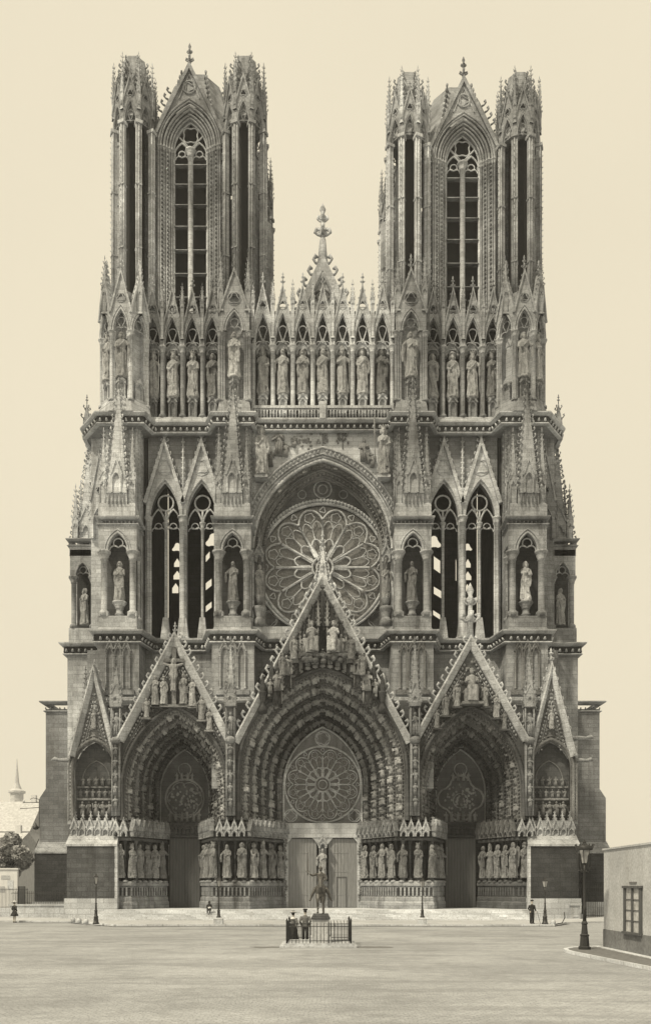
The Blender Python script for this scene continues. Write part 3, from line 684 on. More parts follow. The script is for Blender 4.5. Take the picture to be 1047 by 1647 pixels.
# gables of the three portals + the two blind side bays
def gable(cx, wo, zso, ro, W, zf, za, y, mat, rakew, ncr, z0=8.9, fin=2.4, beads=True, infill=None, cs=.5):
    h = W / 2; a = arch(wo, zso, ro, z0, 16, cx)
    loop = [(cx - h, z0), (cx - h, zf), (cx, za), (cx + h, zf), (cx + h, z0)] + [tuple(p) for p in a[::-1]]
    gb = P('gable', prism([loop], y, y + .5), mat)
    rk = [(cx - h + .05, zf), (cx, za), (cx + h - .05, zf)]
    g = [sweepxz(rk, [(-rakew, y - .12), (-rakew * .9, y - .22), (-rakew * .05, y - .55), (.12, y - .5), (.12, y + .8), (-rakew, y + .6)])]
    obj('rake_coping', join(g), PALE, gb)
    g = [rakecrocks(cx - h, zf, cx, za, ncr, cs, y + .1, -1), rakecrocks(cx + h, zf, cx, za, ncr, cs, y + .1, 1)]
    if fin: g.append(finial(fin, fin * .34).mv(cx, y, za))
    obj('crocket_row', join(g), PALE, gb)
    g = [roll(a, .16, y - .08, .12, 7), roll(a, .08, y - .03, .45, 5), roll(a, .07, y - .03, -.06, 5)]
    for p, t in resamp(a, .33): g.append(lump(p[0] - t[1] * .3, y - .05, p[1] + t[0] * .3, .1, .1, .1, 5, 4))
    obj('arch_moulding', join(g), mat, gb)
    if beads:
        g = []
        for x0, x1, s in ((cx - h, cx, 1), (cx + h, cx, -1)):
            L = math.hypot(h, za - zf); dx, dz = s * h / L, (za - zf) / L; nx, nz = s * dz, -abs(dx)
            for off, r_ in ((rakew + .22, .12), (rakew + .62, .08)):
                for q in np.arange(.9, L - rakew * 2.6 - off, .36): g.append(lump(x0 + dx * q + nx * off, y - .06, zf + dz * q + nz * off, r_, .12, r_ * 1.2, 6, 4))
            o_ = rakew + .42; g.append(tube([(x0 + dx * .5 + nx * o_, y - .03, zf + dz * .5 + nz * o_), (x0 + dx * (L - 3) + nx * o_, y - .03, zf + dz * (L - 3) + nz * o_)], .05, 5))
        obj('bead_moulding', join(g), STONE, gb)
    return gb
gc = gable(0, 14.9, 13.0, 9.4, 15.9, 15.9, 30.7, PF - .15, DARK, .5, 18, fin=1.4, beads=False, cs=.6)
gl = gable(-13.2, 9.3, 11.7, 7.3, 10.3, 16.1, 25.5, PF - .1, DARK, .6, 13, fin=1.2)
gr = gable(13.2, 9.3, 11.7, 7.3, 10.3, 16.1, 25.2, PF - .1, DARK, .5, 13, fin=5.0)
for s in (-1, 1):
    cx = s * 20.55; yb = PF + .35
    gb = gable(cx, 3.7, 13.6, 2.5, 4.3, 14.7, 22.6 if s < 0 else 22.9, yb, CARVED, .48, 9, z0=8.9, fin=.9 if s < 0 else 1.6, cs=.34)
    body = P('side_bay', join([box(cx - 2.1, cx + 2.1, yb + .9, 1, .9, 14.6), box(cx - 2.1, cx + 2.1, yb + .45, yb + 1, .9, 9.0), prism([[tuple(p) for p in arch(3.7, 13.6, 2.5, 8.9, 10, cx)]], yb + .75, yb + .92)]), DARK)
    g = [roll(circ(cx, 17.9, .85, 20), .07, yb - .04, 0, 5, True), roll(circ(cx, 19.3, .45, 14), .05, yb - .04, 0, 5, True), roll(foil(cx, 17.9, .75, 4), .04, yb - .04, 0, 5, True)]
    for q in (-1, 1): g += [roll(circ(cx + q * .85, 16.7, .45, 14), .05, yb - .04, 0, 5, True), roll(circ(cx + q * 1.35, 15.8, .33, 12), .05, yb - .04, 0, 5, True)]
    g += [roll(arch(2.5, 12.6, 1.8, 11.9, 8, cx), .06, yb + .7, 0, 5), band([(cx - 1.7, 12.0), (cx + 1.7, 12.0)], -.08, .08, yb + .6, yb + .76), band([(cx - 1.75, 10.9), (cx + 1.75, 10.9)], -.1, .1, yb + .5, yb + .76)]
    for q in range(5): g.append(LOWS[q % 4].sc(.85).mv(cx - 1.2 + q * .6, yb + .6, 12.1))
    for q in range(6): g.append(LOWS[(q + 1) % 4].sc(.75).mv(cx - 1.4 + q * .56, yb + .6, 11.05))
    for q in range(5): g.append(LOWS[(q * 2) % 4].sc(1.35).rz(random.uniform(-.6, .6)).mv(cx - 1.25 + q * .62, yb + .5, 9.35))
    obj('relief_carving', join(g), CARVED, body)
    statue(5 if s < 0 else 3, cx, yb - .25, 17.1, 1.7, 0, f'in the round recess of the small {"left" if s<0 else "right"} side gable', None)
    g = []
    gb2 = gabled(.44, 7.75, .36, 8.1, 8.95, .62, 7.6, .3, 3, .08, .4, 0, ((.03, .04),), False, .14)
    ln = [(cx - 2.1, yb + .2), (cx + 2.1, yb + .2)]
    for p, t in resamp(ln, .66): g.append(gb2.mv(p[0], p[1] - .45, 0)); g.append(spire(p[0], p[1] - .1, .3, 8.6, 9.8, 4, .07, fin=False))
    g.append(box(cx - 2.1, cx + 2.1, yb - .1, yb + .4, 7.5, 8.9))
    obj('canopy_row', join(g), PALE, body)
    # great plinth block with sloping top
    P('plinth_slope', prism([[(-4, 8.0), (-4, 7.9), (-5.9, 6.75), (-5.9, 6.6), (-4, 6.6)]], cx - 2.25, cx + 2.25).rz(PI / 2).sc(-1, 1, 1) if False else
      G(np.array([(cx - 2.3, -5.75, 6.7), (cx + 2.3, -5.75, 6.7), (cx + 2.2, -4.7, 7.7), (cx - 2.2, -4.7, 7.7), (cx - 2.3, -5.75, 6.55), (cx + 2.3, -5.75, 6.55), (cx + 2.2, -4.5, 6.55), (cx - 2.2, -4.5, 6.55)]), [np.array([(0, 1, 2, 3), (4, 5, 1, 0), (0, 3, 7, 4), (1, 5, 6, 2), (2, 6, 7, 3), (4, 7, 6, 5)])]), PALE)
    P('plinth', box(cx - 2.18, cx + 2.18, -5.65, 1.2, 1.9, 6.55), DARK if s < 0 else SOOT_SHADE)
    P('plinth_quoin', box(cx - s * 2.2 - .12, cx - s * 2.2 + .12, -5.7, -5.2, 1.85, 6.54), PALE)
    P('plinth_base', join([box(cx - 2.35, cx + 2.35, -5.9, 1.1, .1, 1.9), box(cx - 2.6, cx + 2.6, -6.1, 1.0, .1, .5)]), BASE)
# outer buttress walls far left and right
for s in (-1, 1):
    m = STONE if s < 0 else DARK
    w0 = P('outer_buttress', join([box(s * 27.0 - .0, s * 22.6, 1.6, 5, 12.5, 20.3) if s > 0 else box(-27.0, -22.6, 1.6, 5, 12.5, 20.3),
         G(np.array([(s * 22.6, 1.58, .1), (s * 27.6, 1.58, .1), (s * 27.6, 1.58, 11.6), (s * 27.0, 1.58, 12.5), (s * 22.6, 1.58, 12.5), (s * 22.6, 5.2, .1), (s * 27.6, 5.2, .1), (s * 27.6, 5.2, 11.6), (s * 27.0, 5.2, 12.5), (s * 22.6, 5.2, 12.5)]), [np.array([(0, 1, 2, 3, 4), (9, 8, 7, 6, 5)]), np.array([(0, 5, 6, 1), (1, 6, 7, 2), (2, 7, 8, 3), (3, 8, 9, 4), (4, 9, 5, 0)])])]), NAVE if s < 0 else MIDW)
    obj('cornice', cornice([(s * 22.6, 1.6), (s * 27.0, 1.6), (s * 27.0, 5)][::1 if s > 0 else -1], 21.0, .5, 1.0, .3, .45) if s > 0 else cornice([(-27.0, 5), (-27.0, 1.6), (-22.6, 1.6)], 21.0, .5, 1.0, .3, .45), STONE, w0)
    c0, c1 = s * 22.7, s * 27.7
    P('lower_buttress', join([box(min(c0, c1), max(c0, c1), .4, 5.2, .1, 6.3)]), SOOT_SHADE)
    P('buttress_slope', G(np.array([(min(c0, c1) - .06, .3, 6.3), (max(c0, c1) + .06, .3, 6.3), (max(c0, c1), 1.7, 7.4), (min(c0, c1), 1.7, 7.4), (min(c0, c1) - .06, .3, 6.15), (max(c0, c1) + .06, .3, 6.15), (max(c0, c1), 1.7, 6.15), (min(c0, c1), 1.7, 6.15)]), [np.array([(0, 1, 2, 3), (4, 5, 1, 0), (0, 3, 7, 4), (1, 5, 6, 2), (2, 6, 7, 3)])]), STONE)
    P('lower_buttress_base', box(min(c0, c1) - .15, max(c0, c1) + .15, .1, 5.3, .1, 1.5), BASE)

# pinnacled piers between the gables
for x, zt, y in ((-8.2, 24.6, -5.6), (8.2, 24.6, -5.6), (-18.45, 22.8, -5.3), (18.45, 23.6, -5.3)):
    g = [box(x - .42, x + .42, y + .0, y + .8, 9.3, 15.8)]
    for q in (-.3, 0, .3): g.append(tube([(x + q, y - .06, 9.3), (x + q, y - .06, 15.6)], .1, 6))
    for q in range(5): g.append(LOWS[q % 4].sc(1.0).mv(x, y - .25, 10 + q * 1.15))
    g.append(lump(x, y - .1, 16.0, .5, .45, .35))
    for a_ in (-.38, .38):
        for b_ in (-.3, .35): g.append(tube([(x + a_, y + .2 + b_, 16.1), (x + a_, y + .2 + b_, 19.0)], .07, 6))
    g.append(LOWS[0].sc(2.2).mv(x, y + .2, 16.4)); g.append(box(x - .5, x + .5, y - .25, y + .7, 19.0, 19.25))
    g.append(pinnacle(x, y + .2, .8, 19.25, 20.4, zt, .13))
    for a_ in (-.45, .45): g.append(spire(x + a_, y - .1, .22, 19.2, 21.3, 4, .07, fin=False))
    P('pier_pinnacle', join(g), STONE)

# ledge + first storey wall
P('first_storey_wall', join([box(-22.5, -15.7, 0, 1.4, 9, 25.6), box(-10.7, -3.9, 0, 1.4, 9, 25.6), box(-15.7, -10.7, 0, 1.4, 16.3, 25.6), box(15.7, 22.5, 0, 1.4, 9, 25.6), box(3.9, 10.7, 0, 1.4, 9, 25.6), box(10.7, 15.7, 0, 1.4, 16.3, 25.6), box(-3.9, 3.9, 0, 1.4, 18.6, 25.6)]), STONE)
for a, b in ((-10.2, -6.3), (-20.7, -16.9), (6.3, 10.2), (16.9, 20.7)):
    bt = P('buttress', join([box(a, b, -3, 0, 12, 25.7)]), STONE)
    g = []
    for k in range(3):
        cx = a + .75 + (b - a - 1.5) * (k + .5) / 3; wv = (b - a - 1.5) / 3
        g.append(gabled(wv * .72, 24.2, .75, 24.6, 25.55, wv, 21.3, .18, 0, 0, 0, 0, ((.05, .05),), False, .12).mv(cx, -3.16, 0))
        for q in (-1, 1): g.append(colonnette(cx + q * wv * .44, -3.14, 21.1, 24.2, .065))
    g.append(box(a + .4, b - .4, -3.3, -2.9, 20.6, 21.05))
    obj('blind_arcade', join(g), CARVED if a > 0 else STONE, bt)
P('ledge', join([sweeppl([(-22.4, -.2), (-20.9, -3.25), (-16.7, -3.25), (-16, -1.2), (-10.8, -1.2), (-10.4, -3.25), (-6.1, -3.25), (-5.8, -.8)], [(-.5, 20.3), (.3, 20.3), (.3, 20.0), (.1, 19.6), (-.5, 19.6)]),
                 sweeppl([(5.8, -.8), (6.1, -3.25), (10.4, -3.25), (10.8, -1.2), (16, -1.2), (16.7, -3.25), (20.9, -3.25), (22.4, -.2)], [(-.5, 20.3), (.3, 20.3), (.3, 20.0), (.1, 19.6), (-.5, 19.6)])]), PALE)
# dark lean-to behind gables
for x_, pts_ in ((-8.2, [(-8.2, 13.4), (-10.9, 17.6), (-10.3, 19.6), (-6.2, 19.6)]), (8.2, [(8.2, 13.4), (6.2, 19.6), (10.3, 19.6), (10.9, 17.6)]), (-18.2, [(-18.4, 13), (-18.4, 18.5), (-16.6, 18.5), (-15.8, 17.6)]), (18.2, [(18.4, 13), (15.8, 17.6), (16.6, 18.5), (18.4, 18.5)])):
    P('porch_roof', prism([pts_], -4.45, -.02), DARK)
# openings behind the centre gable
for s in (-1, 1):
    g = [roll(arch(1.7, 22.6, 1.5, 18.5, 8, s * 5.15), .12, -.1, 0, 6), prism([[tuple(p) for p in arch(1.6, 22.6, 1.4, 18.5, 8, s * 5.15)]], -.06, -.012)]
    P('blind_opening', join([g[0]]), STONE); P('opening_shade_sheet', g[1], SOOT_SHADE)  # dark arched sheet on the wall stands in for the opening's shade

C1 = [(-24.9, 6), (-24.9, .9), (-21.2, .9), (-20.9, -3.1), (-16.8, -3.1), (-16.1, -.25), (-11, -.25), (-10.25, -3.1), (-6.3, -3.1), (-5.6, -.6), (5.6, -.6), (6.3, -3.1), (10.25, -3.1), (11, -.25), (16.1, -.25), (16.8, -3.1), (20.9, -3.1), (21.2, .9), (24.9, .9), (24.9, 6)]
P('cornice', cornice(C1, Z1, .5, 1.15, .5, .62), PALE)
P('cornice_frieze', frieze(C1, Z1, 1.15), SOOT_SHADE)  # cornice undercut shade put into the colour of this band
for s in (-1, 1):
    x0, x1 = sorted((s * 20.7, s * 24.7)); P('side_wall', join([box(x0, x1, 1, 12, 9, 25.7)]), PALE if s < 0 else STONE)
    # corner wall with engaged pinnacle strip
    P('corner_pinnacle', join([pinnacle(s * 22.7, .2, .7, 15, 19, 23.6, .12), box(s * 22.7 - .3, s * 22.7 + .3, 0, 1, 9, 15)]), STONE)

# ------------------------------------------------------------------ second storey
# tabernacle buttresses
TB = gabled(1.5, 33.8, 1.55, 99, 99, 3.3, 33.8) if False else None
def tabern(cx, w_, mat, side):
    a, b = cx - w_ / 2, cx + w_ / 2
    root = P('buttress', join([box(a + .1, b - .1, -1.0, .6, Z1, 46.2), box(a, b, -3.05, -.9, Z1 - .05, 27.9), box(a + .1, b - .1, -1.35, -.85, 27, 37), frus(cx, -1.95, w_ + .25, 2.45, Z1 + .02, w_, 2.2, Z1 + .35)]), mat)
    g = [prism([[(a, 36.4), (b, 36.4), (b, 33.9)] + [tuple(p) for p in arch(1.75, 33.9, 1.6, None, 9, cx)[::-1]] + [(a, 33.9)]], -3.02, -2.6)]
    ar = arch(1.75, 33.9, 1.6, None, 9, cx); g += [roll(ar, .1, -3.05, .08, 6), roll(ar, .06, -3.05, .32, 5), roll(trefoil(1.7, 33.9, 1.5) + (cx, 0), .07, -2.8, 0, 5)]
    for q in (-1, 1):
        g.append(prism([[(0 - 3.0, 33.9), (-3, 36.4), (-.9, 36.4), (-.9, 33.9), (-1.3, 34.8), (-1.95, 35.3), (-2.6, 34.8)]], 0, .35).rz(-PI / 2).mv(a if q < 0 else b - .35, 0, 0) if False else box(*(sorted((cx + q * (w_ / 2 - .35), cx + q * w_ / 2))), -2.6, -.9, 34.6, 36.4))
        g += [colonnette(cx + q * (w_ / 2 - .42), -2.72, 27.9, 33.95, .3, .45, .5, 10), colonnette(cx + q * (w_ / 2 - .3), -1.2, 27.9, 33.95, .2, .35, .4), box(*(sorted((cx + q * (w_ / 2 - .85), cx + q * w_ / 2))), -3.1, -2.3, 27.85, 28.3)]
    g.append(colonnette(cx, -2.3, 27.9, 29.4, .33, .35, .4, 8))
    obj('niche', join(g), mat, root)
    nb = box(a + .3, b - .3, -1.5, -1.36, 27.95, 36.3); obj('niche_back', nb, SOOT_SHADE if mat is not PALE else DARK, root)  # niche shade put into the dark colour of the back
    obj('niche_cornice', cornice([(a, -.6), (a, -3.05), (b, -3.05), (b, -.6)], 37.0, .3, .75, .22, .36), mat, root)
    g = [box(a + .05, b - .05, -3.4, -.6, 36.9, 38.0), box(cx - .95, cx + .95, -3.4, -1.2, 38, 39.0), spire(cx, -2.6, 1.9, 39.0, 49.0, 4, .26, fin=1.2, step=.62)]
    for q in (-.72, -.36, 0, .36, .72): g.append(tube([(cx + q, -3.5, 38.0), (cx + q * .55, -3.15, 43.0)], .07, 5))
    g.append(gabled(.7, 40.2, .6, 40.6, 42.0, 1.0, 39.0, .12, 3, .16, .6, 0, ((.04, .06),), False, .12).mv(cx, -3.6, 0))
    for q in (-1, 1):
        g.append(pinnacle(cx + q * (w_ / 2 - .42), -2.9, .62, 38.0, 40.6, 44.8, .12)); g.append(pinnacle(cx + q * (w_ / 2 - .36), -1.4, .6, 38.0, 41.5, 46.1, .12))
        for z in np.arange(38.4, 47, .55): g.append(CRO.sc(.2).rz(0 if q > 0 else PI).mv(cx + q * (w_ / 2 - .1), -.95, z))
    obj('pinnacle_cluster', join(g), mat, root)
    return root
for cx, w_, m, sd_ in ((-18.85, 3.5, PALE, 'far left'), (-8.3, 3.4, STONE, 'inner left'), (8.3, 3.4, STONE, 'inner right'), (18.85, 3.5, STONE, 'far right')):
    tabern(cx, w_, m, sd_)
    statue({'far left': 7, 'inner left': 3, 'inner right': 3, 'far right': 4}[sd_], cx, -2.3, 29.4, 3.7, 0, f'in tall open niche of the {sd_} buttress, rose window storey', 'statues in the buttress niches', STATUE if sd_ in ('far left',) else STATUE if sd_ == 'far right' else DSTAT)
# lateral buttresses of the second storey
for s in (-1, 1):
    cx = s * 23.2
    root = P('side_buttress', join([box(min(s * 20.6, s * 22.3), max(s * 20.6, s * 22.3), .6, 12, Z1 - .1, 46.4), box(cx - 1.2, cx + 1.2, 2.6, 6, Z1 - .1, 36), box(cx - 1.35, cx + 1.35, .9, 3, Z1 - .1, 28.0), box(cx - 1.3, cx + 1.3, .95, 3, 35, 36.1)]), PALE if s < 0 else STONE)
    ar = arch(1.3, 33.0, 1.3, None, 8, cx)
    g = [prism([[(cx - 1.25, 35.6), (cx + 1.25, 35.6), (cx + 1.25, 33)] + [tuple(p) for p in ar[::-1]] + [(cx - 1.25, 33)]], .95, 1.3), roll(ar, .09, .92, .06, 6), roll(trefoil(1.3, 33, 1.3) + (cx, 0), .06, 1.1, 0, 5)]
    for q in (-1, 1): g.append(colonnette(cx + q * .95, 1.2, 28, 33.05, .24, .35, .4))
    obj('niche', join(g), STONE, root); obj('niche_back', box(cx - 1, cx + 1, 2.5, 2.58, 28, 35.5), SOOT_SHADE, root)  # dark back carries the shade of the niche in its colour
    statue(4 if s < 0 else 3, cx, 1.6, 28.4, 3.6, s * .5, f'in the outermost {"left" if s<0 else "right"} side niche, rose window storey', 'statues in the buttress niches')
    obj('niche_cornice', cornice([(cx - 1.3, 3), (cx - 1.3, .95), (cx + 1.3, .95), (cx + 1.3, 3)], 36.6, .3, .7, .2, .36), STONE, root)
    g = [pinnacle(cx - s * .15, 2.2, 1.3, 36.6, 39.0, 46.6, .2), pinnacle(cx + s * .85, 1.5, .55, 36.6, 38.6, 41.8, .14), pinnacle(cx + s * .8, 3, .55, 36.6, 38.6, 42.8, .14), pinnacle(cx - s * .7, 1.4, .5, 36.6, 39.2, 43.5, .12), pinnacle(s * 22.0, 1.2, .9, 42, 44, 47, .16)]
    for z in np.arange(37, 46.5, .5): g.append(CRO.sc(.34).rz(0 if s > 0 else PI).mv(s * (24.5 - (z - 37) * .2), 2, z))
    # little gable with a roundel between the buttresses
    g.append(gabled(1.1, 38, 1.4, 40.0, 44.5, 1.7, 36.4, .3, 6, .2, .9, 1, ((.06, .06),), True).mv(s * 21.4, .25, 0))
    obj('pinnacle_cluster', join(g), PALE if s < 0 else STONE, root)
    P('corner_finial', join([box(s * 22.7 - .3, s * 22.7 + .3, .3, .9, 47, 47.6), spire(s * 22.7, .6, .6, 47.6, 49.6, 4, .22, fin=.9)]), STONE)

# tower windows (tall twin lancets, open to the sky behind)
for s in (-1, 1):
    c = 13.35 * s; lan = []
    for k in (-1, 1): lan.append((c + k * 1.77, 2.95))
    holes = [[tuple(p) for p in arch(wd, 38.2, 3.6, 26.9, 9, x)] for x, wd in lan]
    x0, x1 = c - 3.4, c + 3.4
    wl = P('window_wall', prism([[(x0, 26.4), (x0, 46.4), (x1, 46.4), (x1, 26.4)]] + [h[::-1] for h in holes], .35, 1.1), NAVE)
    g = []; tr = []
    for x, wd in lan:
        a = arch(wd, 38.2, 3.6, 26.9, 10, x)
        for off, r, y in ((.02, .1, .3), (.2, .12, .12), (.36, .08, .22)): g.append(roll(a, r, y, off, 6))
        g.append(gabled(2.95, 38.3, 3.7, 39.6, 45.3, 3.5, 38.3, .3, 0, 0, 0, 2, (), False, .34).mv(x, -.02, 0))
        g += [rakecrocks(x - 1.75, 39.6, x, 45.3, 8, .34, .0, -1), rakecrocks(x + 1.75, 39.6, x, 45.3, 8, .34, .0, 1), finial(1.6, .75).mv(x, .1, 45.1)]
        
        # tracery: mullion, two lancets, circle
        tr += [colonnette(x, .75, 27.0, 38.1, .15, .3, .42, 8), frus(x, .7, 1.0, .8, 26.5, .5, .4, 28.9), roll(circ(x, 40.0, .74, 20), .09, .75, 0, 6, True)]
        for q in (-1, 1):
            tr.append(roll(arch(1.38, 37.9, 1.5, None, 7, x + q * .72), .08, .75, 0, 6)); tr.append(roll(trefoil(1.3, 37.2, 1.0) + (x + q * .72, 0), .055, .75, 0, 5))
            tr.append(tube([(x + q * .06, .75, 38.2), (x + q * .5, .75, 39.4)], .08, 5))
        for q in (-1, 1): tr.append(tube([(x + q * .02, .75, 39.2), (x, .75, 38.2)], .09, 5))
    for q, r in ((-3.35, .17), (0, .24), (3.35, .17), (-.22, .12), (.22, .12), (-3.1, .12), (3.1, .12)): g.append(colonnette(c + q, -.02 if q else -.12, 26.6, 38.3, r, .3, .4))
    g.append(tube([(c, .0, 38.3), (c, .0, 46)], .08, 6)); g += [LEAF.sc(.3).rz(a_).mv(c, 0, z) for z in np.arange(39.5, 46, .5) for a_ in (0, PI)]
    g.append(frus(c, .1, 1.1, .9, 26.5, .7, .6, 28.6))
    obj('lancet_moulding', join(g), PALE, wl); obj('tracery', join(tr), PALE, wl)
    # tower body: sides, floor, back wall with smaller lights; blackened to stand for interior shade
    P('tower_body', join([box(*sorted((s * 16.9, s * 20.7)), .6, 11.4, 26, 46.3), box(*sorted((s * 6.7, s * 9.8)), .6, 11.4, 26, 46.3), box(x0, x1, 1.1, 11.4, 46.0, 46.5), box(x0, x1, 1.1, 11.4, 26, 26.4)]), SOOT_SHADE)
    bh = []
    Xb = lambda px: (px - CX) / (FPX / 91.2); Zb = lambda py: EYE + (HZ - py) / (FPX / 91.2)
    sg = 1 if s > 0 else -1
    base = [(285, 872, 890, 8), (343, 862, 878, 12)] if s < 0 else [(698, 866, 880, 11), (752, 874, 888, 7)]
    for px, a0, a1, r in base: bh.append([tuple(p) for p in foil(Xb(px), Zb((a0 + a1) / 2), r / FPX * 91.2 * 1.15, 3, 6, PI / 2)])
    bars = [(280, 290, 897, 913), (279, 291, 917, 933), (277, 288, 937, 955), (301, 303, 880, 935), (301, 303, 960, 1010)] if s < 0 else [(748, 757, 898, 914), (747, 758, 918, 934), (747, 756, 938, 952), (732, 734, 895, 935)]
    for a0, a1, b0, b1 in bars: bh.append([(Xb(a0), Zb(b1)), (Xb(a1), Zb(b1)), (Xb(a1), Zb(b0 + 8)), (Xb((a0 + a1) / 2), Zb(b0)), (Xb(a0), Zb(b0 + 8))])
    par = [(331, 341, 937, 951), (331, 341, 974, 986), (331, 338, 893, 906)] if s < 0 else [(697, 710, 942, 956), (696, 708, 980, 990), (697, 708, 893, 916)]
    for a0, a1, b0, b1 in par: k = -8 * s * -1; bh.append([(Xb(a0), Zb(b1)), (Xb(a1), Zb(b1 + (k if s > 0 else k))), (Xb(a1), Zb(b0 + k)), (Xb(a0), Zb(b0))])
    P('back_wall', prism([[(x0, 26.4), (x0, 46.0), (x1, 46.0), (x1, 26.4)]] + bh, 11.0, 11.4), SOOT_SHADE)

# rose bay
RZ, RR = 33.9, 6.05
ra = arch(13.0, 35.1, 8.3, 27.6, 20)
P('rose_bay_wall', prism([[(-6.75, 26.4), (-6.75, 46.3), (6.75, 46.3), (6.75, 26.4)] , [tuple(p) for p in ra][::-1]], -.45, .3), FRZ)
g = [roll(ra[1:-1], .16, -.5, .12, 7), roll(ra[1:-1], .1, -.5, .45, 6), band(ra[1:-1], .6, 1.15, -.72, -.4), roll(ra[1:-1], .12, -.8, 1.15, 6)]
for p, t in resamp(ra[1:-1], .38): g.append(LEAF.sc(.42).rz(-PI / 2).mv(p[0] - t[1] * .8, -.72, p[1] + t[0] * .8))
P('rose_arch_hood', join(g), PALE)
g = []
for off, y in ((-.25, -.2), (-.6, .25), (-.95, .7)): g += [roll(ra, .12, y, off + .2, 6), band(ra, off - .05, off + .3, y + .1, y + .6)]
for k, (p, t) in enumerate(resamp(ra[2:-2], .62)): g.append(LOWS[k % 5].sc(.8).rz(random.uniform(-.5, .5)).mv(0, 0, -.4).ry(math.atan2(t[0], t[1]) if p[0] < 0 else math.atan2(-t[0], -t[1])).mv(p[0] - (-t[1]) * .0 + t[1] * .25, -.25, p[1] - t[0] * .25))
for k, (p, t) in enumerate(resamp(ra[2:-2], .45)): g.append(LEAF.sc(.5).mv(p[0] + t[1] * .75, .3, p[1] - t[0] * .75))
P('rose_arch_carving', join(g), CARVED)
hole = [tuple(p) for p in circ(0, RZ, RR, 64)]
rw = P('rose_window', prism([[(-6.6, 27.4), (-6.6, 43.4), (6.6, 43.4), (6.6, 27.4)], hole[::-1]], 1.15, 1.5), DARK)
obj('glass', prism([[tuple(p) for p in circ(0, RZ, RR + .05, 48)]], 1.34, 1.4), GLASS, rw)
obj('tracery', rose(RR - .1, 12, .085, .17).mv(0, 1.05, RZ), PALE, rw)
g = [roll(circ(0, RZ, RR + .12, 64), .17, 1.0, 0, 7, True), roll(circ(0, RZ, RR + .42, 64), .12, .95, 0, 6, True)]
for k in range(58):
    a = k * PI / 57; g.append(LEAF.sc(.45).rz(-PI / 2).mv(math.cos(a) * (RR + .3), .9, RZ + math.sin(a) * (RR + .3)))
obj('rim', join(g), PALE, rw)
g = []
for s in (-1, 1): g += [roll(circ(s * 5.2, 28.9, .8, 20), .07, 1.1, 0, 5, True), roll(foil(s * 5.2, 28.9, .7, 4), .04, 1.1, 0, 5, True)]
g += [roll(circ(0, 41.5, .85, 20), .08, 1.1, 0, 5, True), roll(circ(0, 41.5, .45, 16), .06, 1.1, 0, 5, True)]
for s in (-1, 1): g.append(roll(circ(s * 2.0, 41.0, .4, 14), .06, 1.1, 0, 5, True))
obj('spandrel_roundel', join(g), STONE, rw)
P('rose_sill', join([box(-6.6, 6.6, -1.0, 1.2, 26.45, 27.55)]), PALE)
for s in (-1, 1):
    statue(7 if s < 0 else 0, s * 6.0, -.55, 30.4, 3.1, 0, f'on the {"left" if s<0 else "right"} flank of the great rose window', 'statues beside the rose window')
    P('statue_bracket', join([lathe([(.1, -.9), (.35, -.3), (.42, 0), (.42, .15)], 8).mv(s * 6.0, -.55, 30.3), colonnette(s * 6.0, -.6, 27.6, 29.5, .3)]), STONE)
    g = [gabled(.5, 33.9, .4, 34.3, 35.2, .8, 33.7, .4, 3, .1, .6, 0, ((.03, .04),), False).mv(s * 6.0, -1.0, 0), spire(s * 6, -.6, .5, 34.6, 36.4, 4, .12)]
    P('statue_canopy', join(g), STONE)
# relief frieze above the rose
P('frieze_backing', box(-6.7, 6.7, -.52, -.42, 43.9, 46.35), PALE) if False else None
for s, v, lab in ((-1, 9, 'large stooping shepherd statue at the left end above the rose arch'), (1, 1, 'giant warrior statue with lance at the right end above the rose arch')):
    tag(statue(v, s * 5.75, -1.25, 41.6, 4.5, 0, '', 'giant figures above the rose', STATUE, lab), lab, None)
    P('statue_ledge', box(s * 5.75 - .6, s * 5.75 + .6, -1.7, -.4, 41.35, 41.6), PALE)
LSP = tube([(4.9, -1.5, 43.0), (4.85, -1.5, 47.2)], .05, 5)
tag(obj('lance', LSP, STATUE), 'long stone lance held upright by the giant warrior right of the rose arch', 'lance')
g = []
for x, z, h, k in ((-4.2, 43.9, 2.3, 0), (-4.9, 42.9, 1.3, 1), (-3.5, 43.8, 1.2, 2), (3.9, 43.4, 1.9, 1), (4.7, 42.8, 1.2, 2), (4.3, 43.2, 1.1, 3), (-2.7, 44.7, 1.0, 2)): P('relief_figure', LOWS[k].sc(h * 1.1).mv(x, -.6, z), STONE2)
for q in range(26): g.append(lump(random.gauss(-2.2, .7), -.5, random.gauss(45.2, .45), .16, .12, .12, 5, 4))
P('relief_foliage', join(g), STONE2)
for cx in (0, 1.9):
    g = []
    g.append(tube([(cx, -.5, 44.6), (cx, -.5, 46.0)], .05, 5))
    for q in range(26): g.append(LEAF.sc(.3).rz(-PI / 2 + random.uniform(-1, 1)).mv(cx + random.uniform(-.5, .5), -.5, 45.1 + random.random() * 1.1))
    P('relief_tree', join(g), STONE2)

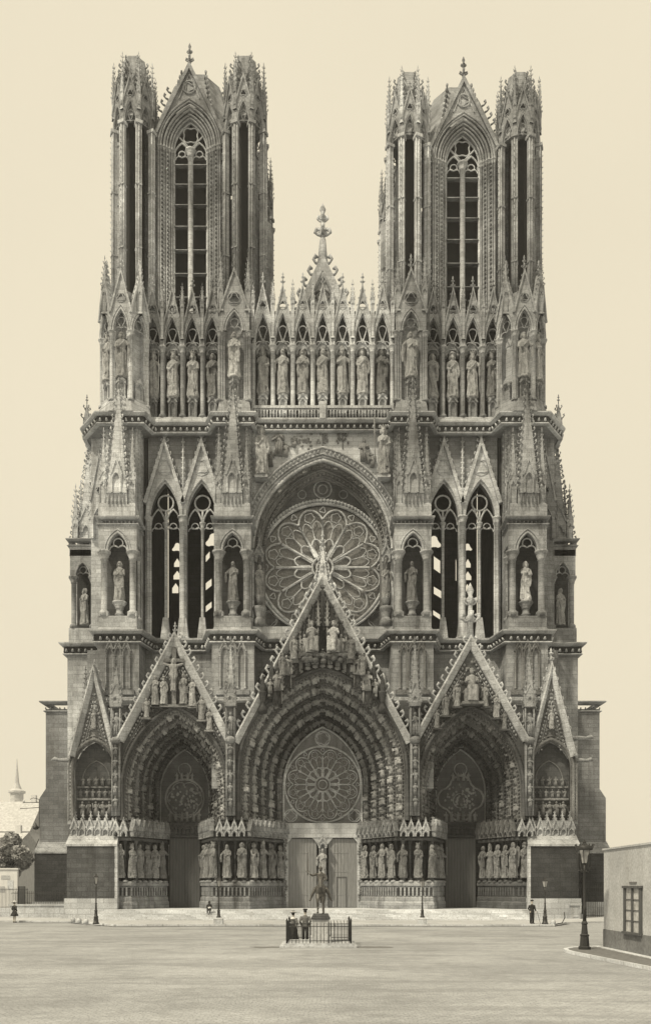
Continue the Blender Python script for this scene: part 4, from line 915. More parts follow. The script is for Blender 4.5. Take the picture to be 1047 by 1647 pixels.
C2 = [(-22.9, 8), (-22.9, .5), (-20.9, -2.15), (-16.7, -2.15), (-16.1, -.5), (-10.8, -.5), (-10.1, -2.15), (-6.5, -2.15), (-6.3, -.95), (6.3, -.95), (6.5, -2.15), (10.1, -2.15), (10.8, -.5), (16.1, -.5), (16.7, -2.15), (20.9, -2.15), (22.9, .5), (22.9, 8)]
P('cornice', join([cornice(C2, Z2 + .05, .42, 1.05, .46, .6)]), PALE)
P('cornice_frieze', frieze(C2, Z2 + .05, 1.05), SOOT_SHADE)  # dark band colour paints the shade below the upper cornice
P('gallery_floor', join([prismz(C2 + [(22.9, 12), (-22.9, 12)], 46.2, 46.95)]), PALE)
P('gallery_plinth', join([sweeppl([(-16.2, -.5), (-10.8, -.5)], [(-.2, 46.9), (.3, 46.9), (.05, 47.6), (-.2, 47.7)]), sweeppl([(10.8, -.5), (16.2, -.5)], [(-.2, 46.9), (.3, 46.9), (.05, 47.6), (-.2, 47.7)])]), PALE)
g = [box(-6.5, 6.5, -1.3, -1.05, 48.05, 48.3), box(-6.5, 6.5, -1.28, -1.08, 47.0, 47.15)]
for i in range(44): x = -6.4 + 12.8 * i / 43; g.append(tube([(x, -1.18, 47.1), (x, -1.18, 48.1)], .06, 5))
for i in range(43): g.append(roll(arch(.24, 47.78, .2, None, 4, -6.25 + 12.8 * i / 43), .04, -1.2, 0, 4))
g.append(box(-.3, .3, -1.45, -.95, 47, 48.6))
P('balustrade', join(g), PALE)

# ------------------------------------------------------------------ gallery of kings
def kings(cx, W, n, y, zb, zs, zr, zg, names, back, mats, deep):
    w_ = W / n
    bay = gabled(w_ * .78, zs, zr, zs + 1.3, zg, w_, zs, .4, 6, .17, 1.45, 1, ((.07, .07), (.2, .05)), True, .16)
    col = join([colonnette(0, .12, zb, zs, .2, .34, .36, 8), box(-.22, .22, .3, 1.1, zb, zs)])
    ped = []
    ped = join([box(-.42, .42, -.15, .7, zb, zb + .25), gabled(.5, zb + 1.2, .4, zb + 1.5, zb + 2.1, .8, zb + .25, .2, 2, .07, 0, 0, ((.03, .04),), False).mv(0, -.1, 0), box(-.38, .38, .06, .7, zb, zb + 1.85), lathe([(.5, zb + 1.85), (.55, zb + 2.0), (.48, zb + 2.15)], 8, 0, .2)])
    for i in range(n):
        x = cx - W / 2 + w_ * (i + .5)
        nb = P('gallery_bay', join([bay.mv(x, y, 0)]), mats)
        obj('pedestal', ped.mv(x, y + .25, 0), mats, nb)
        obj('statue_canopy', join([gabled(w_ * .5, zs - .35, .35, zs - .1, zs + .75, w_ * .7, zs - .5, .5, 2, .08, .3, 0, ((.03, .04),), False).mv(x, y + .55, 0)]), mats, nb)
    for i in range(n + 1):
        P('gallery_column', col.mv(cx - W / 2 + w_ * i, y, 0), mats)
        P('gallery_pinnacle', join([pinnacle(cx - W / 2 + w_ * i, y - .02, .34, zs + .6, zg - 1.4, zg + .4, .1)]), mats)
    P('gallery_back', box(cx - W / 2, cx + W / 2, y + deep, y + deep + .3, zb, zs + zr + .3), back)  # back and ceiling darkened: shade behind the statues painted in
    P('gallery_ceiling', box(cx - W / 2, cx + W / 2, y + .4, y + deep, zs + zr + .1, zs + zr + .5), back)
kings(0, 13.2, 7, -.9, 47.6, 54.2, 3.0, 59.8, None, CARVED, PALE, 1.5)
kings(-13.35, 7.6, 4, -.4, 47.6, 54.4, 2.7, 59.8, None, SOOT_SHADE, STONE, 1.9)
kings(13.35, 7.6, 4, -.4, 47.6, 54.4, 2.7, 59.8, None, SOOT_SHADE, STONE, 1.9)
for i in range(7):
    x = -6.6 + 13.2 / 7 * (i + .5); v = (1, 3, 7, 5, 6, 9, 4)[i]
    dk = i in (6,)
    statue(v, x, -.45, 49.6, 4.4, 0, f'in {ORD[i]} niche from left, middle gallery above balustrade', 'statues of the middle gallery', DSTAT if dk else STATUE)
for s in (-1, 1):
    for i in range(4):
        x = 13.35 * s - 3.8 + 1.9 * (i + .5); v = ((0, 5, 1, 2), (4, 9, 0, 1))[s > 0][i]
        statue(v, x, .05, 49.6, 4.3, 0, f'in {ORD[i]} niche from left, {"left" if s<0 else "right"} tower gallery', 'kings of the tower galleries', DSTAT if i == 3 else STATUE)
# niche turrets at the gallery level
def niche_turret(cx, cy, w_, angs, zs, zg, mat, names):
    h = w_ / 2; root = P('gallery_turret', join([box(cx - h * .62, cx + h * .62, cy - h * .62, cy + h * .8, 47, 58.5), frus(cx, cy, w_ * 1.12, w_ * 1.12, 47, w_ * .98, w_ * .98, 48.2)]) if len(angs) < 3 else join([lathe([(h * .66, 47), (h * .66, 58.8)], 8, cx, cy, PI / 8, False), lathe([(h * 1.2, 47), (h * 1.08, 48.3)], 8, cx, cy, PI / 8, False)]), mat)
    fw = w_ if len(angs) < 3 else w_ * .414 * 1.02
    pn = gabled(fw * (.52 if len(angs) < 3 else .66), zs, fw * .62 if len(angs) < 3 else 1.9, zs + 1.6, zg, fw, zs, .4, 7, .19, 1.7, 1, ((.08, .08), (.28, .06)), True, .18)
    cl = []
    for q in (-1, 1):
        for o, r in ((.5, .15), (.42, .13), (.34, .11)): cl.append(colonnette(q * fw * o * (1 if len(angs) < 3 else .95), .15 + (.5 - o) * .8, 48.1, zs, r, .26, .28, 6))
        cl.append(box(*sorted((q * fw * .3, q * fw * .47)), .3, 1.2, 48.1, zs + 2))
    cl.append(join([box(-.45, .45, -.0, .9, 48.1, 48.5), gabled(.6, 49.5, .4, 49.7, 50.3, .8, 48.4, .2, 2, .07, 0, 0, ((.03, .04),), False).mv(0, .1, 0), box(-.36, .36, .28, .9, 48.2, 50.0), lathe([(.42, 49.9), (.48, 50.1), (.4, 50.3)], 8, 0, .4)]))
    unit = join([pn] + cl)
    for k, a in enumerate(angs): obj('niche', unit.mv(0, -h, 0).rz(a).mv(cx, cy, 0), mat, root)
    cr = []
    for k in range(4):
        for_ = k * PI / 2 + PI / 4; rr = h * 1.28 if len(angs) < 3 else h * 1.02
        obj('corner_pinnacle', pinnacle(cx + rr * math.cos(for_), cy + rr * math.sin(for_), .5, 56.4, 58.8, 61.6, .13), mat, root)
    return root
niche_turret(-8.2, -.95, 2.8, [0], 54.6, 60.2, STONE, 0); niche_turret(8.2, -.95, 2.8, [0], 54.6, 60.2, STONE, 0)
niche_turret(-18.7, -.15, 4.6, [0, -PI / 4, PI / 4, -PI / 2], 54.6, 60.0, PALE, 0); niche_turret(18.7, -.15, 4.6, [0, -PI / 4, PI / 4, PI / 2], 54.6, 60.0, STONE, 0)
for s in (-1, 1):
    sw = 'left' if s < 0 else 'right'
    statue(8 if s > 0 else 7, s * 8.2, -2.15, 50.2, 4.3, 0, f'in single tall niche of the inner {sw} gallery turret', 'statues of the corner turrets')
    statue(2, s * 18.7, -2.15, 50.2, 4.3, 0, f'facing forward in the outer {sw} gallery turret', 'statues of the corner turrets')
    a = s * PI / 4; statue(1, s * 18.7 + math.sin(a) * 2.0, -.15 - math.cos(a) * 2.0, 50.2, 4.3, a, f'in angled outer face of the outer {sw} gallery turret', 'statues of the corner turrets')

# centre gable behind the gallery
gz = 56.0; ap = 65.0
tri = [(-4.3, gz), (0, ap), (4.3, gz)]
cg = P('nave_gable', prism([tri], 2.6, 3.4), PALE)
obj('coping', join([sweepxz(tri, [(-.75, 2.3), (-.6, 2.1), (.1, 2.1), (.1, 3.5), (-.75, 3.5)])]), PALE, cg)
obj('crocket_row', join([rakecrocks(-4.3, gz, 0, ap + .2, 8, .75, 2.7, -1), rakecrocks(4.3, gz, 0, ap + .2, 8, .75, 2.7, 1), lathe([(.55, 64.2), (.3, 67)], 8, 0, 2.7), finial(4.6, 1.6).mv(0, 2.7, 66.0), join([box(-.62, .62, 2.58, 2.82, 67.9, 68.1)])]), PALE, cg)
obj('relief', join([roll(arch(2.1, 60.6, 1.3, 58.4, 8), .1, 2.45, 0, 6), roll(trefoil(2, 60.5, 1.2), .07, 2.45, 0, 5), LOWS[4].sc(2.2).mv(0, 2.4, 58.6), LOWS[0].sc(1.3).mv(-1.5, 2.4, 58.5), LOWS[1].sc(1.3).mv(1.5, 2.4, 58.5)]), CARVED, cg)
P('nave_wall', join([box(-6.6, 6.6, 1.2, 3.2, 43, 57.5), box(-6.6, 6.6, 1.5, 90, 20, 41)]), STONE)
P('nave_roof', G(np.array([(-6.6, 3.4, 41), (0, 3.4, 57), (6.6, 3.4, 41), (-6.6, 90, 41), (0, 90, 57), (6.6, 90, 41)]), [np.array([(0, 1, 4, 3), (1, 2, 5, 4), (0, 3, 5, 2)]), np.array([(0, 2, 1), (3, 4, 5)])]), SLATE)

# ------------------------------------------------------------------ towers
def facepanel():
    zs, w_ = 74.1, 3.4; h = 3.75
    a = arch(w_, zs, 3.0, 58, 12); loop = [(-h, 58), (-h, 77.2), (h, 77.2), (h, 58)] + [tuple(p) for p in a[::-1]]
    wall = prism([loop], .2, .8); g = []
    for off, r, y in ((.06, .1, .1), (.28, .11, .0), (.52, .09, -.14), (.76, .13, -.22), (1.04, .09, -.38), (1.26, .11, -.4)):
        ar = arch(w_, zs, 3.0, None, 12); g.append(roll(ar, r, y, off, 6))
        for q in (-1, 1): g.append(colonnette(q * (w_ / 2 + off), y, 58, zs, r, .22, .26, 6))
    for q in (-1, 1):
        for o in (1.52, 1.78): g.append(colonnette(q * (w_ / 2 + o), .05, 58, zs, .12, .22, .26, 6))
        for o in (.45, 1.05): g += [LEAF.sc(.3).rz(-PI / 2).mv(q * (w_ / 2 + o * .85), -.14 if o < 1 else -.36, z) for z in np.arange(59, 73.6, .42)]
    ar = arch(w_, zs, 3.0, None, 12)
    for p, t in resamp(ar, .4): g.append(LEAF.sc(.3).rz(-PI / 2).mv(p[0] - t[1] * .75, -.15, p[1] + t[0] * .75))
    gb = gabled(w_ + 2.3, zs, 4.45, 75.2, 81.6, 6.3, zs, .4, 10, .28, 2.6, 0, (), False, .3); gb = gb.mv(0, -.35, 0)
    g2 = [gb, roll(circ(0, 79.7, .6, 16), .09, -.4, 0, 5, True), roll(foil(0, 79.7, .5, 3), .05, -.4, 0, 5, True), roll([(-1.0, 78.6), (0, 81), (1.0, 78.6)], .06, -.4, 0, 5)]
    tr = [colonnette(0, .42, 58, 74.3, .26, .34, .36, 8), roll(a, .1, .45, -.06, 6)]
    for q in (-1, 1):
        tr += [roll(arch(1.55, 73.7, 1.4, None, 7, q * .85), .09, .5, 0, 6), roll(trefoil(1.3, 73.4, 1.1) + (q * .85, 0), .06, .5, 0, 5), tube([(q * .1, .5, 74.6), (q * 1.15, .5, 75.7)], .09, 5), colonnette(q * 1.6, .5, 58, 74, .1, .2, .2, 6)]
    tr.append(roll(foil(0, 75.85, .85, 4, 6, PI / 4), .07, .5, 0, 5, True))
    lv = []
    for z in (60.0, 62.3, 64.6, 66.9, 69.0, 71.0, 72.9):
        for q in (-1, 1): lv.append(G(np.array([(q * .85 - .72, .3, z), (q * .85 + .72, .3, z), (q * .85 + .72, 1.1, z + .35), (q * .85 - .72, 1.1, z + .35), (q * .85 - .72, .3, z - .07), (q * .85 + .72, .3, z - .07), (q * .85 + .72, 1.1, z + .2), (q * .85 - .72, 1.1, z + .2)]), [np.array([(0, 1, 2, 3), (4, 5, 1, 0), (4, 7, 6, 5), (0, 3, 7, 4), (1, 5, 6, 2)])]))
    return wall, join(g), join(g2), join(tr), lv, box(-1.75, 1.75, 1.2, 1.25, 58, 77)
FPN = facepanel()
def turret_geo(r=1.9):
    fw = 2 * r * math.tan(PI / 8)
    pn = gabled(fw * .66, 75.0, 2.0, 76.6, 79.4, fw, 75.0, .35, 6, .2, 1.1, 1, ((.06, .06), (.18, .05)), True, .16)
    arch_ = join([pn.mv(0, -r, 0).rz(k * PI / 4) for k in range(8)])
    pil = []
    for k in range(8):
        a = PI / 8 + k * PI / 4; rr = r / math.cos(PI / 8) * .97
        u = [box(-.23, .23, -.2, .2, 56.5, 75.2), tube([(0, -.26, 56.5), (0, -.26, 75.0)], .1, 6), tube([(-.22, -.2, 56.5), (-.22, -.2, 75.0)], .085, 6), tube([(.22, -.2, 56.5), (.22, -.2, 75.0)], .085, 6), box(-.34, .34, -.42, .3, 74.8, 75.1)]
        u += [LEAF.sc(.17).rz(-PI / 2).mv(0, -.36, z) for z in np.arange(57.5, 74.5, .55)]
        u += [box(-.3, .3, -.36, .25, z, z + .12) for z in (63.0, 69.0)]
        pil.append(join(u).mv(0, -rr + .1, 0).rz(a + PI / 2 - PI / 2).copy())
        pil.append(pinnacle(0, 0, .34, 76.2, 78.2, 81.5, .12, True).mv(0, -rr, 0).rz(a))
    cr2 = join([gabled(.3, 80.2, .3, 80.5, 81.5, .62, 79.6, .1, 2, .14, .4, 0, ((.03, .04),), False, .08).mv(0, -r * .74, 0).rz(k * PI / 4 + PI / 8) for k in range(8)])
    core = lathe([(r * .5, 56), (r * .5, 77)], 8, 0, 0, PI / 8, False)
    cap = [lathe([(r * .98, 76.6), (r * .84, 77.8), (r * .6, 82.9), (r * .45, 82.9), (r * .4, 82.3)], 8, 0, 0, PI / 8, False)]
    for k in range(8):
        a = PI / 8 + k * PI / 4
        for i in range(8): t = i / 7.6; rr = r * (.84 - .24 * t); cap.append(CRO.sc(.36).rz(a).mv(rr * math.cos(a), rr * math.sin(a), 77.9 + 4.7 * t))
    cap.append(cr2)
    return arch_, join(pil), core, join(cap)
TG = turret_geo()
def tower(cx, dz, cap_dz, s):
    cy = 6.3; H = 5.35
    root = thing_t = P('tower', box(cx - 5.0, cx + 5.0, 1.75, 11.0, 46.9, 58.2), SOOT_SHADE)
    obj('vault_floor', box(cx - 4.2, cx + 4.2, 2.3, 10.3, 77.2 + dz, 77.6 + dz), SOOT_SHADE, root)
    wall, mo, gb, tr, lv, dk = [x for x in FPN]
    for k in range(4):
        T = lambda g: g.mv(0, -H + .1, 0).rz(k * PI / 2).mv(cx, cy, dz)
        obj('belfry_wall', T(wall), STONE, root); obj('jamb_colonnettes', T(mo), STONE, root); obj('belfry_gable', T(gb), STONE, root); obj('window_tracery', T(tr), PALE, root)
        [obj('sloping_sill', T(l_), STONE, root) for l_ in lv]; obj('shade_backing', T(dk), INNER, root)  # added near-black backing paints the dark belfry interior behind the sills
    for i, (a, b) in enumerate(((-1, -1), (1, -1), (1, 1), (-1, 1))):
        x, y = cx + a * 5.35, cy + b * 5.2
        T = lambda g: g.mv(x, y, dz)
        obj('turret_arcade', T(TG[0]), STONE, root); obj('turret_pillars', T(TG[1]), PALE if (a < 0) else STONE, root); obj('turret_core', T(TG[2]), INNER, root); obj('turret_cap', T(TG[3]).mv(0, 0, cap_dz), STONE, root)  # turret core near-black: shade inside the turret put into its colour
    rf = [lathe([(4.9, 78.2), (2.5, 84.2), (2.3, 84.2), (2.0, 83.6)], 8, cx, cy, PI / 8, False)]
    for k in range(8):
        a = PI / 8 + k * PI / 4
        for i in range(8): t = i / 8; rr = 4.9 - 2.4 * t; rf.append(CRO.sc(.45).rz(a).mv(cx + rr * math.cos(a), cy + rr * math.sin(a), 78.3 + 5.9 * t))
    obj('spire_stump', join(rf).mv(0, 0, dz), STONE, root)
    # gallery storey walls
    obj('storey_wall', join([box(cx - 5.6, cx + 5.6, 1.7, 11.2, 46.9, 57.9)]), DARK, root)
    # stair turret on the inner rear flank
    q = -1 if cx > 0 else 1; x = cx + q * 6.75
    obj('stair_turret', join([lathe([(.85, 46), (.85, 66), (.95, 66.2)], 8, x, 6, PI / 8, False), lathe([(.9, 66.2), (.9, 70.8), (.6, 71.2)], 8, x, 6, PI / 8, False), spire(x, 6, .9, 71, 73, 4, .16)] + [tube([(x + .85 * math.cos(PI / 8 + k * PI / 4), 6 + .85 * math.sin(PI / 8 + k * PI / 4), 46), (x + .85 * math.cos(PI / 8 + k * PI / 4), 6 + .85 * math.sin(PI / 8 + k * PI / 4), 70.8)], .1, 5) for k in range(8)]), STONE, root)
tower(-12.85, .4, -.75, -1)
tower(13.6, -.9, -1.0, 1)

# ------------------------------------------------------------------ sculpture of the portal gables
g = []
for k in range(-5, 6):
    zt = 29.3 - abs(k) * 1.42 + (.3 if k == 0 else 0); x = k * .8; zb_ = zt - 3.1
    g.append(lathe([(.38, zb_), (.44, zb_ + .15), (.34, zb_ + .4), (.33, zb_ + 1.5), (.02, zt + .2)], 6, x, PF - .85, PI / 6, False)); g.append(spire(x, PF - .85, .5, zt - 1.6, zt + .2, 4, .16, fin=False))
    for q in range(5): a = -PI / 2 + (q - 2) * .9; g.append(gabled(.16, zb_ - .1, .14, zb_, zb_ + .55, .3, zb_ - .25, .06, 0, 0, 0, 0, (), False, .08).mv(0, -.36, 0).rz(a + PI / 2).mv(x, PF - .85, 0))
P('gable_canopies', join(g), SOOT_SHADE)
g = []
for k in range(-5, 6):
    if k: g.append(LOWS[k % 4].sc(1.75).rz(random.uniform(-.5, .5)).mv(k * .8, PF - 1.2, 24.1 - .24 * (k * .8) ** 2))
for k in range(-7, 8): g.append(LOWS[k % 5].sc(1.3).mv(k * .66, PF - .9, 22.75 - .125 * (k * .66) ** 2)); g.append(lump(k * .66, PF - .7, 22.6 - .125 * (k * .66) ** 2, .3, .3, .2, 6, 4))
for k in range(-5, 5):
    x = (k + .5) * .8; zt = 29.1 - abs(k + .5) * 1.42; g.append(spire(x, PF - 1.1, .3, zt - 2.4, zt + .1, 4, .1, fin=False)); g.append(tube([(x, PF - 1.1, zt - 3.6), (x, PF - 1.1, zt - 2.3)], .07, 5))
P('gable_carving', join(g), STONE2)
rq = random.Random(11)
for sx, cxx in ((-1, -13.2), (1, 13.2)):
    g = []
    for q in range(150):
        u_ = rq.uniform(-3.9, 3.9); zz_ = rq.uniform(16.8, 24.2)
        if zz_ > 25.2 - abs(u_) * 1.86 - 1.6 or zz_ < 19.1 - u_ * u_ * .32 + .2: continue
        g.append(lump(cxx + u_, PF - .12, zz_, .16, .12, .18, 6, 4)); g.append(LEAF.sc(.4).rz(-PI / 2 + rq.uniform(-1, 1)).mv(cxx + u_ + .2, PF - .1, zz_))
    P('gable_foliage', join(g), CARVED)
P('gable_spire', join([spire(0, PF + .2, 1.2, 29.4, 33.6, 4, .22, fin=1.5, step=.6)]), PALE)
g = []
for s in (-1, 1):
    for x, z in ((4.5, 19.9), (5.3, 18.7), (3.7, 20.9)):
        P('gable_shrine', join([lathe([(.34, z + 1.6), (.34, z + 1.9), (.02, z + 3.2)], 6, s * x, PF - .6, 0, False), colonnette(s * x, PF - .6, z - .3, z + 1.6, .2)]), SOOT_SHADE)

GD = lambda k, side: f'{side}'
for (x, z, h, v, word, rz) in ((-.95, 23.6, 0, 's', 'seated crowned figure with a halo ring', .35), (.95, 23.6, 0, 's', 'seated crowned woman bowing her head', -.35)):
    me = SEAT.copy() if x < 0 else bpy.data.meshes[-1] if False else SEAT.copy(); me.materials.clear(); me.materials.append(STATUE if x < 0 else STATUE)
    o = bpy.data.objects.new('statue', me); COL.objects.link(o); o.location = (x, PF - 1.45, z - .1); o.scale = (2.75,) * 3; o.rotation_euler = (0, 0, rz)
    tag(o, word + (' left' if x < 0 else ' right') + ' in the pinnacled canopy over the middle portal', 'statue', 'figures of the middle portal gable')
for k, (x, z, h, v) in enumerate(((-2.5, 22.9, 2.0, 8), (2.5, 22.9, 2.0, 8), (-3.5, 21.5, 1.9, 8), (3.5, 21.5, 1.9, 8))):
    statue(v, x, PF - 1.6, z, h, -x * .12, f'{"higher" if k<2 else "lower"} on the {"left" if x<0 else "right"} slope, middle portal gable', 'figures of the middle portal gable', DSTAT)
P('gable_ledge', join([box(-1.9, 1.9, PF - 1.9, PF - .1, 23.15, 23.4)] + [lump(random.uniform(-2, 2), PF - 1.8, random.uniform(22.6, 23.3), .28, .2, .25, 6, 5) for _ in range(22)]), DARK)
# left: crucifixion
cr = P('gable_cross', join([box(-13.42, -13.05, PF - .5, PF - .25, 19.0, 24.3), box(-14.7, -11.8, PF - .48, PF - .27, 23.0, 23.3), box(-15.2, -11.2, PF - .7, PF - .1, 18.95, 19.15)]), CARVED)
cf = fuse(figure(random.Random(3), 'wide', 'wide', 'bare', True, False, False, 0, .07, False), .013, 1)
cf.materials.append(STATUE); o = bpy.data.objects.new('statue', cf); COL.objects.link(o); o.location = (-13.23, PF - .75, 20.3); o.scale = (2.9,) * 3
tag(o, 'figure with outstretched arms on the cross in the left portal gable', 'statue', 'figures of the left portal gable')
for k, (x, z, h, v) in enumerate(((-14.9, 19.1, 2.6, 3), (-14.15, 19.2, 2.4, 9), (-12.4, 19.2, 2.7, 7), (-11.6, 19.0, 2.5, 3), (-15.7, 18.0, 1.7, 8), (-10.8, 17.8, 2.1, 8), (-10.1, 16.9, 1.9, 7))):
    nm = ['second', 'third', 'fourth', 'fifth', 'first', 'sixth', 'seventh'][k]
    statue(v, x, PF - .45, z, h, random.uniform(-.3, .3), f'{nm} from left beneath the cross, left portal gable', 'figures of the left portal gable')
    P('figure_ledge', box(x - .42, x + .42, PF - .7, PF - .1, z - .14, z + .0), CARVED)
me = SEAT.copy(); me.materials.clear(); me.materials.append(STATUE); o = bpy.data.objects.new('statue', me); COL.objects.link(o); o.location = (13.25, PF - .6, 19.3); o.scale = (3.0,) * 3
tag(o, 'large seated judge enthroned high in the right portal gable', 'statue', 'figures of the right portal gable')
P('throne_ledge', box(12.3, 14.2, PF - 1.3, PF - .1, 19.1, 19.32), CARVED)
for k, (x, z, h, v) in enumerate(((11.0, 18.2, 1.9, 8), (12.0, 19.0, 2.0, 8), (14.5, 19.0, 2.0, 3), (15.5, 18.0, 2.1, 7), (10.2, 17.1, 1.6, 3), (16.2, 17.0, 1.6, 3))):
    nm = ['second', 'third', 'fourth', 'fifth', 'first', 'sixth'][k]
    statue(v, x, PF - .4, z, h, random.uniform(-.3, .3), f'{nm} from left beside the seated judge, right portal gable', 'figures of the right portal gable', DSTAT if k in (0, 4, 5) else STATUE)
    P('figure_ledge', box(x - .42, x + .42, PF - .65, PF - .1, z - .14, z), DARK)
# gargoyles
for x, y, z, a in ((22.6, -4.4, 14.3, .15), (22.5, -4.4, 16.3, .0), (-22.5, -4.4, 14.3, PI)):
    P('gargoyle', tube([(0, 0, 0), (.7, 0, .12), (1.3, 0, .1), (1.7, 0, .22), (2.0, 0, .1)], [.28, .2, .14, .2, .08], 7).rz(a).mv(x, y, z), STONE)

# ------------------------------------------------------------------ town on the left, distance haze also paled into its colours
def house(x0, x1, y0, y1, h, rh, lab, nwin, mat=PAPER, axis='x'):
    t = thing('house', lab, 'house', ((x0 + x1) / 2, y0, 0)); ox, oy = (x0 + x1) / 2, y0
    L = lambda g: g.mv(-ox, -oy, 0)
    obj('wall', L(box(x0, x1, y0, y1, 0, h)), mat, t)
    ym = (y0 + y1) / 2
    obj('roof', L(G(np.array([(x0 - .2, y0 - .3, h), (x1 + .2, y0 - .3, h), (x1 + .2, ym, h + rh), (x0 - .2, ym, h + rh), (x0 - .2, y1 + .3, h), (x1 + .2, y1 + .3, h)]), [np.array([(0, 1, 2, 3), (3, 2, 5, 4), (0, 4, 5, 1)]), np.array([(0, 3, 4), (1, 5, 2)])])), flat('roof_tile', .5, .9) if 'roof_tile' not in MATS else MATS['roof_tile'], t)
    obj('chimney', L(box(x1 - 1.4, x1 - .7, ym - .3, ym + .3, h + rh * .6, h + rh + .9)), PAPER, t)
    for (wx, wz) in nwin:
        f = obj('window', L(band([(wx - .5, wz), (wx - .5, wz + 1.6), (wx + .5, wz + 1.6), (wx + .5, wz)], -.02, .1, y0 - .08, y0 + .02)), PAPER, t)
        obj('pane', L(box(wx - .48, wx + .48, y0 - .02, y0 - .012, wz, wz + 1.58)), PANE, f)
    return t
house(-41, -36.2, 18, 27, 7.6, 2.0, 'low pale house with a tiled roof right beside the cathedral', [(-38.9, 4.6), (-37.4, 1.4), (-37.2, 4.6)])
house(-49, -40, 34, 44, 10.5, 4.6, 'taller pale house with steep roof behind the low house', [(-43, 6.5), (-45.5, 6.5)])
house(-62, -50, 60, 72, 9, 4, 'distant pale house beyond the tree at the far left', [(-53, 5.5), (-55.5, 5.5), (-58, 5.5)])
ch = thing('church', 'distant pale church with a slender lantern spire at the far left', 'church', (-75, 120, 0))
obj('nave', join([box(-10, 9, -6, 20, 0, 14), G(np.array([(-10, -6, 14), (9, -6, 14), (9, 7, 23), (-10, 7, 23), (9, 20, 14), (-10, 20, 14)]), [np.array([(0, 1, 2, 3), (3, 2, 4, 5)]), np.array([(0, 3, 5), (1, 4, 2)])])]), PAPER, ch)
obj('spire', join([lathe([(1.6, 14), (1.6, 25.5), (2.1, 25.7), (2.1, 26.1), (1.2, 26.6), (.6, 28), (.25, 31.5), (.05, 34)], 8, 1.2, 2, 0, False)]), MATS['roof_tile'], ch)
def leafy(name, lab, x, y, h, r, trunk_h):
    t = thing(name, lab, 'tree', (x, y, 0))
    tk = [tube([(0, 0, 0), (.05, 0, trunk_h * .6), (0, .1, trunk_h), (.1, 0, h * .75)], [.3, .24, .2, .06], 8)]
    rr = random.Random(4); tips = []
    for k in range(14):
        a = rr.uniform(0, 6.28); z0 = rr.uniform(trunk_h * .8, h * .65); e = (math.cos(a) * r * rr.uniform(.5, .9), math.sin(a) * r * rr.uniform(.5, .9), z0 + rr.uniform(.8, 2.4))
        tk.append(tube([(0, 0, z0), (e[0] * .5, e[1] * .5, z0 + .5), e], [.11, .07, .03], 5)); tips.append(e)
    obj('trunk', join(tk), DWOOD, t)
    nr = np.random.default_rng(3); cs = []
    for e in tips + [(0, 0, h * .8), (.5, 0, h * .9), (-.6, .3, h * .7)]:
        c = np.array(e); n = 520; d = nr.normal(size=(n, 3)); d /= np.linalg.norm(d, axis=1)[:, None]; cs.append(c + d * (r * .42 * nr.uniform(.3, 1, (n, 1)) ** .5) * (1, 1, .8))
    c = np.vstack(cs); n = len(c); u = nr.normal(size=(n, 3)) * .13; w_ = nr.normal(size=(n, 3)) * .13
    v = np.stack([c - u, c + w_, c + u, c - w_], 1).reshape(-1, 3)
    obj('crown', G(v, [np.arange(4 * n).reshape(-1, 4)]), MATS.get('foliage') or flat('foliage', .36, .9, amt=.5, sc=1.5), t)
leafy('tree', 'bushy tree behind the poster wall at the left edge', -33.9, 10, 8.9, 2.3, 4.5)
leafy('tree', 'small tree half hidden behind the low pale house', -48, 28, 9, 2.5, 4)
t = thing('garden_wall', 'pale wall pasted with posters at the left edge of the square', 'wall', (-32.6, 5, 0))
obj('wall', box(-6, 1.6, 0, .4, 0, 4.7), PAPER, t); obj('coping', box(-6.1, 1.7, -.1, .5, 4.7, 4.85), PAPER, t)
for k, (x, z, w_, h) in enumerate(((-1.2, 2.6, .9, 1.1), (-.1, 2.4, .8, .6), (.9, 2.7, .6, .9), (-2.6, 2.5, .9, 1.2), (.4, 3.7, .9, .4), (-1.3, 1.2, .7, .9))):
    obj('poster', box(x - w_ / 2, x + w_ / 2, -.03, -.004, z, z + h), (CLOTH2, PLASTER, STEP)[k % 3], t)
obj('gate_opening', box(1.62, 2.3, .1, .3, 0, 3.0), DWOOD, t)
def railing(name, lab, pts, z0, h, sp, cat='railing', posts=None, mat=IRON, r=.018):
    t = thing(name, lab, cat, (pts[0][0], pts[0][1], 0)); ox, oy = pts[0]
    g = []
    for p, q in resamp(pts, sp): g += [tube([(p[0] - ox, p[1] - oy, z0), (p[0] - ox, p[1] - oy, z0 + h), (p[0] - ox, p[1] - oy, z0 + h + .08)], [r, r, .003], 5)]
    for z in (z0 + .12, z0 + h - .14): g.append(tube([(x - ox, y - oy, z) for x, y in pts], r * 1.2, 4))
    obj('bars', join(g), mat, t); return t
railing('railing', 'iron railing on low wall in front of the far left dark buttress', [(-28.5, -3.4), (-22.9, -3.4)], 1.35, 1.15, .16)
tag(obj('low_wall', join([box(-28.6, -22.8, -3.6, -3.2, .13, 1.2), box(-28.7, -22.7, -3.68, -3.12, 1.2, 1.34)]), BASE), 'low stone wall under the iron railing left of the cathedral plinth', 'wall')
tl = railing('iron_fence', 'tall dark iron fence between pale house and left buttress', [(-30.8, -1), (-27.8, -1)], .9, 1.9, .13)
tag(obj('fence_wall', box(-31, -27.7, -1.2, -.8, 0, .95), BASE), 'pale footing wall under the tall iron fence at the left', 'wall')
railing('iron_fence', 'tall iron fence beside the right buttress behind the large lamp', [(22.9, -2.6), (24.6, -2.6), (27.5, -2.6)], .15, 2.9, .2)
